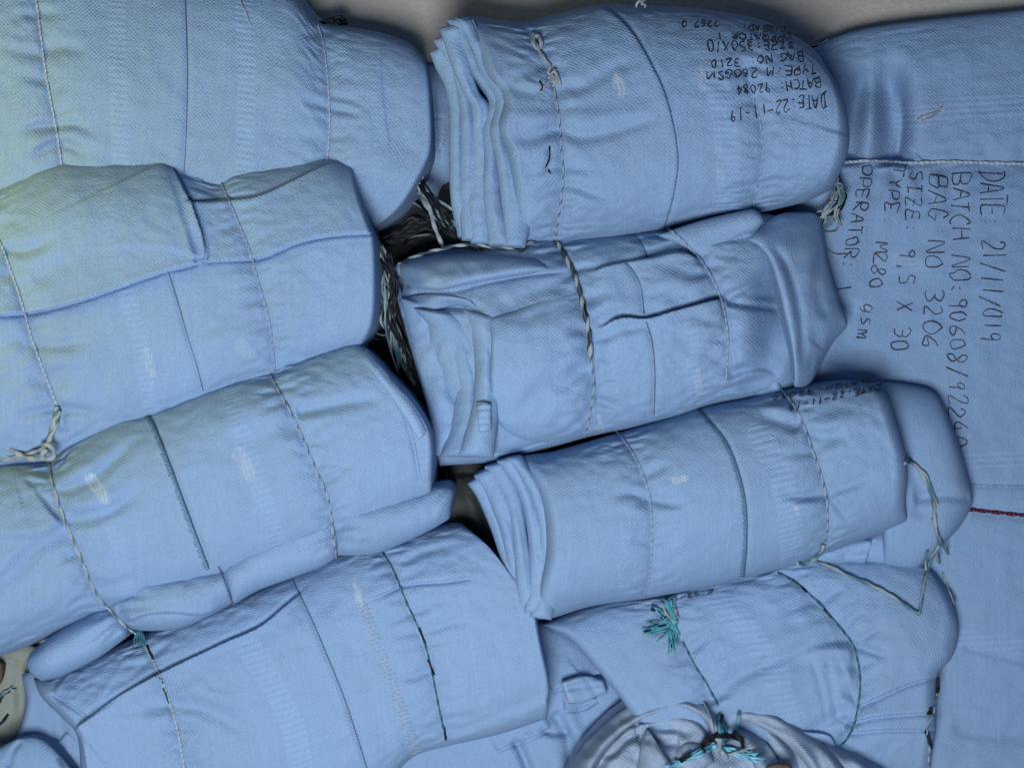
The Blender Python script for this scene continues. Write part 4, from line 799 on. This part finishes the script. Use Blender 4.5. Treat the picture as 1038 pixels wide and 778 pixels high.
flap('under_fold', [(800, 566), (836, 552), (880, 540), (922, 522), (945, 530)], [(812, 577), (840, 574), (878, 572), (905, 577), (934, 572)], 0.035, 0.115, [S([(875, 575), (880, 560), (884, 546)], 6, 20, 2, .4, .1), V([(905, 572), (915, 555), (922, 540)], 4, 6, .2), V([(850, 570), (862, 560), (885, 555)], 4, 5, .2)], 112, rl=(16, .1), rr=(14, .2), amp=.9)
gG = g = zm.grid()
tube([(on(g, c1, 0.0006), 1.05 * PX)], 'tie_string', M_thin, t)
tube([(on(g, c2, 0.0010), 1.05 * PX)], 'tie_string', M_wdash, t)
stitches(g, sm, 4.5, 2.2, 1, 'seam', M_tseam, t, 0.42, True, a0=-0.2, a1=0.8)
L_ = []
for tx, p0, p1, h0, h1 in (('DATE:22-11-19', (893, 388), (798, 410), 5.5, 7), ('BATCH:92084', (880, 383.5), (780, 401), 3.5, 5)):
    pen(tx, p0, p1, h0 * 1.1, h1 * 1.1, (-0.1, 1.0), 0.09, g, 1.4, 0.0012)
tG, zG = t, zm.grid(8)

# ------------------------------------------------------------------ lower right roll
t = bag('lower right blue cloth roll with a frayed teal string tuft on it', 760, 670)
zm = ZMap()
c1 = [(668, 615), (678, 632), (692, 650), (705, 675), (715, 690), (722, 703), (728, 714)]
c2 = [(788, 580), (798, 585), (815, 597), (835, 616), (855, 640), (866, 656), (872, 690), (868, 725), (861, 745), (848, 760)]
f = gather(c1, 121, 2.2) + gather(c2, 122, 2.4) + [
    S([(716, 708), (745, 692), (770, 680), (800, 667), (830, 655), (866, 654)], -7, 34, 6, .3, .3, .04), V([(722, 706), (760, 688), (800, 672), (835, 662)], 5, 12, .2), Bp((800, 650), 50, 14, -20, 5), Bp((790, 690), 40, 16, -20, 4), V([(868, 655), (885, 660), (905, 668)], 5, 5, .03, .5), V([(868, 652), (885, 640), (900, 630)], 3, 5, .03, .6),
    S([(868, 714), (890, 705), (920, 692), (950, 684)], 8, 40, 3, .45, .05, .0), S([(855, 732), (890, 724), (950, 720)], 8, 24, 3, .45, .05, .0), S([(850, 742), (900, 738), (950, 738)], 8, 24, 3, .45, .05, .0),
    Bp((915, 640), 34, 30, 0, 5), V([(832, 612), (845, 600), (858, 596)], 3, 6, .05, .5), V([(823, 668), (832, 700), (838, 732)], 1.5, 3, .05), V([(838, 668), (848, 730)], 1, 3, .05), S([(848, 760), (840, 745), (800, 740)], 5, 30, 4, .3, .1), V([(815, 745), (845, 728), (868, 715)], 4, 7, .2)]
pillow('body', M_cloth, t, [(548, 632), (600, 612), (650, 602), (700, 592), (760, 578), (800, 566), (850, 560), (930, 566), (962, 596)],
       [(700, 800), (760, 800), (820, 800), (880, 800), (938, 800)], left=[(575, 645), (600, 672), (628, 706), (655, 745)], right=[(972, 636), (966, 664), (950, 686), (949, 735), (944, 770)], z0=0.095, H=0.075, n=2.8,
       lend=(10, 0.7), rend=(16, 0.6), feats=f, zmap=zm, seed=8, ties=[c1, c2], slack=0.022, bands=[([(720, 600), (770, 655), (800, 720)], 13, 0.7), ([(790, 590), (845, 690), (855, 740)], 5, .4)])
gH = g = zm.grid()
tube([(on(g, c1[2:], 0.0008), 0.95 * PX)], 'tie_string', M_teal, t)
tube([(on(g, c2, 0.0010), 1.0 * PX)], 'tie_string', M_teal, t)
tube([(on(g, [(803, 588), (812, 594), (818, 600)], 0.0012), 1.1 * PX), (on(g, [(835, 617), (843, 626)], 0.0012), 1.0 * PX)], 'black_string_fleck', M_blk, t)
P_ = []
for i in range(30):
    o = random.uniform; tgt = random.choice([(655, 636), (656, 640), (680, 660), (683, 656), (672, 622), (664, 616), (690, 648), (684, 618), (668, 650)])
    a = (676 + o(-5, 8), 608 + o(-4, 6)) if i % 3 else (684 + o(-3, 3), 632 + o(-6, 6))
    m_ = (682 + o(-5, 5), 630 + o(-6, 6)); e = (tgt[0] + o(-5, 5), tgt[1] + o(-5, 5))
    P_.append((on(g, [a, m_, e], 0.002 + o(0, .007), smooth=0), (1.3 * PX, 0.7 * PX)))
tube(P_, 'frayed_string_tuft', M_tealf, t)
tube([(on(g, [(670, 610), (676, 622), (684, 631)], 0.008), 1.2 * PX), (on(g, [(684, 616), (687, 626)], .008), 1.0 * PX)], 'frayed_string_tuft', M_white, t)
tube([(on(g, [(653, 640), (660, 637)], .006), 1.1 * PX), (on(g, [(680, 655), (682, 648)], .006), 1.3 * PX), (on(g, [(660, 617), (664, 619)], .005), 1.2 * PX)], 'black_string_fleck', M_blk, t)
ribbon_strokes(write('E:22-', (722, 597), (688, 604), 4, 4, (-0.1, 1.0), 0.1), g, 0.9, 'handwriting', M_ink, t, 0.0012)
gg = zm.grid(30)
tube([(on(gg, [(950, 686), (951, 696), (949, 702)], 0.001), 2.1 * PX), (on(gg, [(941, 722), (945, 722), (943, 718)], 0.002), 1.9 * PX), (on(gg, [(939, 740), (942, 750), (943, 757)], 0.001), 2.2 * PX)], 'black_cord_stitch', M_blk, t)
tube([(on(gg, [(950, 700), (947, 718), (940, 738), (942, 756), (941, 778), (942, 800)], 0.0006), 1.2 * PX)], 'tie_string', M_wdash, t)

g2 = np.fmax(zG, zm.grid(8))
for _ in range(2): g2 = np.fmax(g2, np.where(np.isnan(g2), 0.10, g2))
tail = lambda pts, l=0.004: on(g2, pts, l, default=0.12)
tube([(tail([(917, 469), (925, 469), (932, 476), (940, 490), (946, 508), (948, 530), (952, 552)]), 1.8 * PX), (tail([(926, 470), (938, 480), (944, 494), (950, 512)]), 1.3 * PX), (tail([(946, 525), (950, 540), (958, 556), (966, 571)]), (1.8 * PX, 1.2 * PX)),
      (tail([(952, 552), (944, 566), (937, 590), (932, 622)]), 1.7 * PX), (tail([(932, 622), (922, 616), (905, 604), (882, 592), (862, 584), (842, 574), (822, 568), (812, 570)]), 1.9 * PX), (tail([(948, 560), (956, 580), (962, 598), (968, 612)]), (1.8 * PX, 1.1 * PX)),
      (tail([(940, 558), (938, 568), (939, 578)]), 1.5 * PX), (tail([(834, 556), (826, 566), (816, 571), (808, 570)]), 2.2 * PX), (tail([(835, 552), (830, 562), (822, 566)], .006), 2.0 * PX)], 'cord_tail', M_wt, tG)

# ------------------------------------------------------------------ big flat bag on the right
t = bag('big flat blue cloth bag spread down the right side with large black handwriting', 960, 400, 'flat bag', 'flat_cloth_bag', None)
zm = ZMap()
c1 = [(845, 166), (880, 163), (920, 165), (960, 164), (1000, 165), (1038, 166), (1110, 168)]
f = [V(c1, 6, 18, .0), V(c1, 2, 4, .0)] + gather(c1, 131, 2.4, ln=(24, 60), wd=(6, 10))[2:] + [
    V([(897, 52), (900, 80), (904, 110), (906, 140), (905, 172)], 34, 17, .35, .12), V([(878, 60), (868, 100), (862, 140), (858, 170)], 22, 14, .3, .15), V([(912, 90), (914, 130), (908, 166)], 6, 4, .3, .1), Bp((884, 110), 10, 40, 4, 7), Bp((930, 110), 20, 50, 0, 4),
    V([(905, 168), (914, 195), (920, 230)], 6, 9, .05, .6), V([(925, 165), (935, 190), (950, 220)], 4, 9, .05, .6), V([(885, 165), (888, 190), (880, 225)], 5, 9, .05, .6), V([(958, 166), (966, 200), (972, 240)], 3, 10, .05, .6), Bp((1000, 300), 60, 90, 20, 5),
    V([(930, 160), (960, 130), (985, 120)], 4, 12, .05, .5), Bp((960, 60), 60, 30, -8, 6), Bp((880, 290), 30, 60, 20, -8), Bp((1010, 430), 50, 40, 0, -4), Bp((900, 420), 50, 30, 0, 4), V([(985, 492), (1010, 492), (1100, 495)], 1.5, 3, .02, 0), V([(975, 655), (1010, 664), (1100, 684)], 2, 4, .05, 0), V([(985, 516), (1038, 522), (1100, 530)], 3, 7, .02, 0),
    V([(865, 300), (858, 340), (850, 380)], 8, 16, .2), Bp((1000, 620), 60, 50, 0, 5), V([(960, 735), (1000, 742), (1100, 745)], 4, 9, .1, 0), Bp((1000, 775), 80, 18, 0, 5)]
pillow('body', M_cloth, t, [(790, 62), (830, 45), (860, 33), (900, 25), (960, 18), (1010, 13), (1060, 8), (1140, 0)], [(800, 830), (900, 835), (1000, 835), (1140, 835)], z0=0.062, H=0.050, n=5, hb=.015,
       lend=(60, 0.1), rend=(30, 0.2), feats=f, zmap=zm, seed=9, ties=[c1], slack=0.016, amp=1.3, res=1.6, bands=[([(918, 122), (960, 112), (1000, 108), (1100, 106)], 12, 0.9), ([(965, 468), (1010, 466), (1100, 466)], 8, 0.8), ([(960, 645), (1010, 652), (1100, 662)], 9, 0.8), ([(885, 270), (930, 272), (960, 276)], 7, .4)], marks=[([(930, 120), (940, 118), (954, 112)], 3, 0.6), ([(905, 262), (935, 268)], 6, .25)])
gJ = g = zm.grid()
tube([(on(g, c1[:1] + c1[1:], 0.0014), 1.8 * PX)], 'tie_cord', M_string, t)
tube([(on(g, [(982, 516), (1000, 518), (1038, 522), (1100, 529)], 0.0010), 1.9 * PX)], 'burgundy_cord', M_red, t)
tube([(on(g, [(980, 491), (1010, 492), (1100, 494)], 0.0004), .8 * PX)], 'seam', M_thin, t)
tube([(on(g, [(930, 121), (938, 117), (950, 113), (955, 108)], 0.0016), (1.0 * PX, .6 * PX)), (on(g, [(934, 123), (944, 119), (953, 113)], 0.0016), (1.0 * PX, .6 * PX))], 'loose_thread', M_white, t)
L_ = []
for tx, p0, p1, h0, h1 in (('DATE: 21/11/019', (994, 174), (996, 348), 24, 18), ('BATCH NO:90608/92240', (966, 176), (959, 455), 17, 19), ('BAG NO 3206', (943, 178), (935, 358), 18, 18),
        ('SIZE: 9,5 X 30', (922, 174), (903, 358), 13, 18), ('TYPE: M280 gsm', (906, 168), (867, 346), 11, 17), ('OPERATOR: 1', (874, 168), (847, 300), 11, 15)):
    pen(tx, p0, p1, h0, h1, (1.0, 0.05), 0.085, g, 1.35)
P_, Q_, U_ = [], [], []
for i in range(16):
    o = random.uniform
    p = (free([(846 + o(-6, 6), 180 + o(-6, 10), .125), (852 + o(-10, 6), 196 + o(-8, 8), .135), (846 + o(-14, 8), 212 + o(-8, 8), .14), (832 + o(-6, 22), 226 + o(-14, 12), .13)]), 1.2 * PX)
    (P_, Q_, U_)[i % 3].append(p)
tube(P_, 'frayed_cord_end', M_white, t); tube(Q_, 'frayed_cord_end', M_bwd, t); tube(U_, 'frayed_cord_end', M_wt, t)
tube([(on(g, [(833, 232), (838, 236), (848, 234), (851, 222), (850, 200)], .006), .8 * PX), (on(g, [(834, 240), (838, 252), (846, 258), (858, 258)], .004), .7 * PX)], 'loose_thread', M_white, t)
tube([(free([(822, 48, .10), (828, 46, .105), (834, 43, .105), (839, 40, .10)]), 1.5 * PX)], 'loose_thread', M_bwd, t)

# ------------------------------------------------------------------ tied bag at the bottom
t = bag('greyish blue bag at bottom edge, gathered mouth tied with cyan strands and black band', 730, 760, 'tied bag', 'tied_cloth_bag', None)
zm = ZMap()
f = [S([(585, 800), (602, 765), (625, 738), (655, 720), (690, 712), (715, 722), (735, 748)], -9, 30, 6, .0, .05), V([(605, 770), (625, 745), (655, 728), (690, 722), (712, 732), (730, 754)], 6, 4, .1), V([(600, 782), (622, 760), (650, 742), (680, 738), (705, 748)], 5, 6, .1),
     S([(648, 732), (650, 748), (660, 765), (670, 780)], 10, 20, 3, .5, .05), V([(650, 745), (668, 752), (690, 752)], 8, 6, .1), Bp((628, 770), 16, 20, -30, 5), Bp((690, 748), 20, 12, 10, 5), V([(612, 776), (632, 752), (662, 738), (700, 742)], 3, 5, .2),
     S([(738, 714), (770, 720), (800, 738), (830, 760), (850, 790)], 8, 16, 4, .4, .05), V([(742, 722), (765, 740), (785, 775)], 14, 7, .1), V([(760, 722), (800, 752), (815, 790)], 8, 5, .1), V([(790, 728), (825, 752), (840, 790)], 7, 5, .1), V([(700, 706), (712, 725), (722, 750)], 6, 4, .1), V([(722, 714), (732, 732), (738, 752)], 10, 6, .1), Bp((735, 762), 22, 14, 0, -9), V([(820, 735), (850, 760), (870, 790)], 4, 6, .1)]
pillow('body', M_grey, t, [(560, 800), (590, 765), (618, 738), (645, 722), (672, 712), (700, 708), (722, 714), (750, 716), (785, 722), (820, 740), (860, 760), (920, 788)], [(560, 860), (700, 870), (920, 860)], z0=0.12, H=0.07, n=2.0, lend=(50, .1), rend=(60, .1), feats=f, zmap=zm, seed=10, ties=[], slack=0.06, amp=1.8)
g0 = zm.grid(30, 3)
def lip(top, bot, H, z0, feats=(), seed=0, left=(), right=(), e=(14, .2), amp=1.2):
    pillow('mouth_fold', M_grey, t, top, bot, left=left, right=right, z0=z0, H=H, n=2.0, base=g0, hb=.03, feats=feats, zmap=zm, seed=seed, lend=e, rend=e, amp=2.2, slack=.05)
lip([(560, 806), (588, 758), (615, 730), (645, 709), (675, 697), (705, 701), (724, 714), (738, 744)], [(586, 806), (604, 772), (628, 744), (655, 727), (688, 717), (708, 724), (720, 740), (729, 756)], .022, .010, [V([(600, 760), (625, 735), (660, 716), (695, 708), (720, 728)], 2.5, 3, .2)], 301)
lip([(640, 800), (646, 775), (650, 752), (656, 738), (662, 750)], [(690, 800), (688, 785), (680, 772), (670, 762)], .026, .0, [V([(655, 745), (662, 765), (678, 790)], 4, 4, .1)], 303)
lip([(684, 760), (694, 752), (706, 752), (720, 758)], [(690, 800), (700, 790), (712, 780), (724, 772)], .022, .0, [], 304)
lip([(740, 718), (765, 716), (795, 724), (825, 742), (852, 768), (866, 800)], [(744, 732), (762, 734), (785, 744), (806, 762), (820, 780), (828, 806)], .026, .010, [V([(750, 724), (790, 736), (825, 765), (840, 800)], 3, 4, .2)], 305)
lip([(744, 738), (765, 744), (782, 758), (792, 780), (798, 806)], [(738, 752), (752, 760), (764, 775), (768, 806)], .020, .004, [], 306)
lip([(830, 742), (855, 752), (885, 768), (915, 796)], [(838, 764), (852, 776), (864, 790), (874, 812)], .024, .004, [], 307)
g = zm.grid()
o = random.uniform
ring = [(714, 763), (712, 757), (715, 750), (724, 746), (735, 744), (748, 747), (754, 753)]
tube([(on(g, ring, 0.014), 1.9 * PX), (on(g, [(716, 754), (726, 748), (740, 746), (750, 749)], 0.016), 2.0 * PX), (on(g, [(752, 750), (753, 756)], .018), 2.0 * PX), (on(g, [(735, 714), (733, 722), (730, 732)], 0.014), 2.2 * PX), (on(g, [(745, 742), (752, 750)], .016), 2.4 * PX), (on(g, [(690, 771), (700, 764)], .018), 2.2 * PX)], 'black_tie_band', M_blk, t)
P_ = [(on(g, [(728 + o(-6, 6), 752 + o(-3, 3)), (705 + o(-6, 6), 764 + o(-3, 3)), (680 + o(-10, 6), 775 + o(-3, 5))], 0.008 + o(0, .006)), (1.3 * PX, 0.8 * PX)) for i in range(7)] + \
     [(on(g, [(730 + o(-6, 6), 756 + o(-3, 3)), (750 + o(-6, 6), 764 + o(-4, 4)), (772 + o(-8, 4), 768 + o(-5, 5))], 0.008 + o(0, .006)), (1.4 * PX, 0.9 * PX)) for i in range(10)]
tube(P_, 'string_strand', M_cyan, t)
P_ = [(on(g, [(730 + o(-3, 5), 726 + o(-6, 6)), (731 + o(-2, 5), 740), (733 + o(-4, 4), 755)], 0.012), 1.5 * PX) for i in range(6)] + [(on(g, [(749, 724 + o(-3, 3)), (746 + o(-2, 2), 734), (742, 748)], 0.012), 1.6 * PX) for i in range(3)]
tube(P_, 'string_strand', M_tealf, t)
P_ = [(on(g, [(728 + o(-2, 2), 748), (730 + o(-3, 3), 758), (738 + o(-4, 4), 768)], 0.020), 2.2 * PX) for i in range(3)] + [(on(g, [(735, 766), (752, 760), (768, 755)], 0.018), (1.8 * PX, .8 * PX)), (on(g, [(712, 708), (720, 726), (724, 746)], .004), 1.3 * PX)]
tube(P_, 'string_strand', M_white, t)
o_ = link('wood_scrap', *(lambda a: (a[0], a[1]))(([[0]*3], [])), M_wood) if False else None
ws = thing('wood_scrap', 'dark brown scrap of wood at the bottom edge beside the tied bag', 'wood scrap', (0.30, -0.452, FLOOR))
pillow('block', M_wood, ws, [(775, 776), (786, 773), (799, 774), (804, 778)], [(774, 792), (788, 794), (804, 790)], z0=0.205, H=0.012, hb=.016, n=4, lend=(3, .5), rend=(3, .5), amp=.4, seed=77)

# ------------------------------------------------------------------ what fills the gaps below
def under(label, name, cat, mat, top, bot, z0, H, feats=(), seed=200, left=(), right=(), amp=1.8, **k):
    global t, zm
    t = bag(label, np.mean([p[0] for p in top]), np.mean([p[1] for p in top + bot]), cat, name, None); zm = ZMap()
    pillow('body', mat, t, top, bot, left=left, right=right, z0=z0, H=H, feats=feats, zmap=zm, seed=seed, amp=amp, hb=max(.004, z0 - FLOOR), **k)
    return zm.grid()
under('crumpled grey-blue cloth with a worn hem tab, left of the tied bag', 'crumpled_cloth_bag', 'cloth bag', M_cloth, [(425, 650), (500, 635), (560, 630), (600, 655), (650, 700)], [(330, 850), (520, 850), (620, 850), (660, 850)], 0.065, 0.045,
      [S([(556, 700), (590, 688), (615, 678)], 8, 24, 3, .4, .1), S([(570, 718), (590, 716), (606, 706)], 9, 20, 3, .5, .1), V([(560, 720), (575, 745), (580, 780)], 9, 7, .1), V([(520, 745), (530, 765), (540, 790)], 9, 5, .1), V([(545, 735), (560, 742), (580, 740)], 7, 5, .2), S([(500, 760), (540, 745), (560, 735)], 8, 20, 3, .4, .1), V([(600, 690), (590, 720), (600, 750)], 6, 10, .2)], 201, lend=(30, .3), rend=(30, .3))
pillow('hem_tab', M_cloth, t, [(568, 690), (590, 684), (612, 688)], [(576, 712), (590, 712), (604, 706), (616, 702)], z0=0.010, H=0.012, base=zm.grid(10, 2), feats=[V([(572, 698), (612, 693)], 2, 3, .1)], zmap=zm, seed=202, lend=(5, .3), rend=(5, .3), amp=.5, marks=[([(568, 690), (578, 712)], 3, .5)])
under('smooth blue end of a cloth bag poking in at the bottom left corner', 'folded_cloth_bag', 'cloth bag', M_cloth, [(-60, 772), (0, 757), (18, 748), (38, 747), (54, 757), (72, 778), (90, 800)], [(-60, 860), (20, 870), (90, 850)], 0.15, 0.024, [V([(8, 778), (12, 762), (22, 750)], 3, 3, .1), V([(60, 765), (72, 785)], 3, 4, .1)], 203, lend=(20, .4), rend=(20, .2), amp=.8)
under('low blue cloth right of the bottom left corner, under the ladder-stitched roll', 'folded_cloth_bag', 'cloth bag', M_cloth, [(10, 770), (60, 755), (110, 765), (200, 790)], [(10, 860), (200, 860)], 0.10, 0.04, [V([(55, 760), (80, 780), (90, 800)], 4, 6, .1)], 204, lend=(20, .3), rend=(20, .3))
g = under('yellow-stained cloth bag peeping out at the left edge below the puffy fold', 'stained_cloth_bag', 'cloth bag', M_yellow, [(-60, 640), (0, 648), (30, 652), (60, 670), (90, 700)], [(-60, 800), (0, 790), (60, 790), (100, 790)], 0.06, 0.03, [V([(24, 660), (22, 700), (30, 750)], 5, 8, .1), V([(5, 740), (20, 720), (22, 690)], 4, 6, .2)], 205, lend=(20, .3), rend=(20, .3))
tube([(on(g, [(-20, 716), (-2, 706), (6, 700), (16, 698)], .004), (1.8 * PX, 1.0 * PX)), (on(g, [(-10, 708), (4, 703), (12, 696)], .006), 1.2 * PX)], 'frayed_cord_end', M_wt, t)
tube([(on(g, [(-6, 738), (2, 732), (8, 724)], .004), (1.8 * PX, 1.2 * PX)), (on(g, [(-4, 722), (2, 706), (10, 700)], .004), 1.2 * PX)], 'frayed_cord_end', M_blk, t)
ws = thing('bark_scrap', 'dark brown scrap of bark lying at the left edge on the yellowed cloth', 'bark scrap', (-0.62, -0.36, FLOOR))
pillow('piece', M_wood, ws, [(-12, 672), (-3, 668), (4, 672)], [(-14, 704), (-4, 700), (2, 690)], z0=0.006, H=0.012, base=zm.grid(20, 1), seed=78, n=3, lend=(4, .3), rend=(4, .3), feats=[V([(-5, 672), (0, 690), (-4, 705)], 4, 3)], amp=1.2)
under('grimy cloth bag coloured with the gap shade, deep between the top rolls', 'grimy_gap_shade_bag', 'cloth bag', M_dark, [(360, 180), (420, 130), (470, 130), (520, 200)], [(360, 420), (430, 440), (520, 330)], 0.06, 0.035, [V([(385, 225), (420, 228), (450, 235)], 8, 5), V([(390, 240), (430, 248), (470, 240)], 8, 6), V([(420, 170), (440, 200), (445, 240)], 8, 7)], 206, amp=2.5)
under('blue folded cloth seen upright in the narrow gap beside the layered roll end', 'folded_cloth_bag', 'cloth bag', M_cloth, [(400, 70), (430, 66), (470, 70)], [(400, 190), (432, 205), (470, 200)], 0.062, 0.045, [V([(436, 80), (440, 120), (442, 180)], 6, 4), V([(432, 118), (450, 119)], 2, 2, .1), S([(430, 145), (450, 150)], 5, 12, 2)], 207)
under('grimy olive cloth bag end, coloured dark for gap shade, below the central roll', 'grimy_gap_shade_bag', 'cloth bag', M_dark, [(430, 470), (470, 455), (520, 470), (560, 520)], [(400, 600), (470, 620), (560, 640)], 0.06, 0.04, [V([(470, 490), (490, 520), (500, 560)], 9, 6), V([(460, 520), (480, 540), (505, 590)], 8, 6), Bp((478, 505), 9, 14, -20, 22), V([(455, 480), (480, 478), (500, 486)], 8, 5)], 208, amp=2.5)

# a knot, tuft or fleck belongs to the string it is on
for root in [o for o in C.objects if o.type == 'EMPTY']:
    kids = list(root.children); strs = [o for o in kids if o.name.startswith(('tie_string', 'tie_cord'))]
    if not strs: continue
    cen = {o.name: [np.array([v.co[:] for v in o.data.vertices])] for o in kids}
    for o in kids:
        if o.name.startswith(('string_knot', 'black_string_fleck', 'frayed_string_tuft', 'frayed_string_end', 'knotted_string_end')):
            c_ = cen[o.name][0].mean(0)
            best = min(strs, key=lambda s_: np.min(np.linalg.norm(cen[s_.name][0] - c_, axis=1)))
            o.parent = best
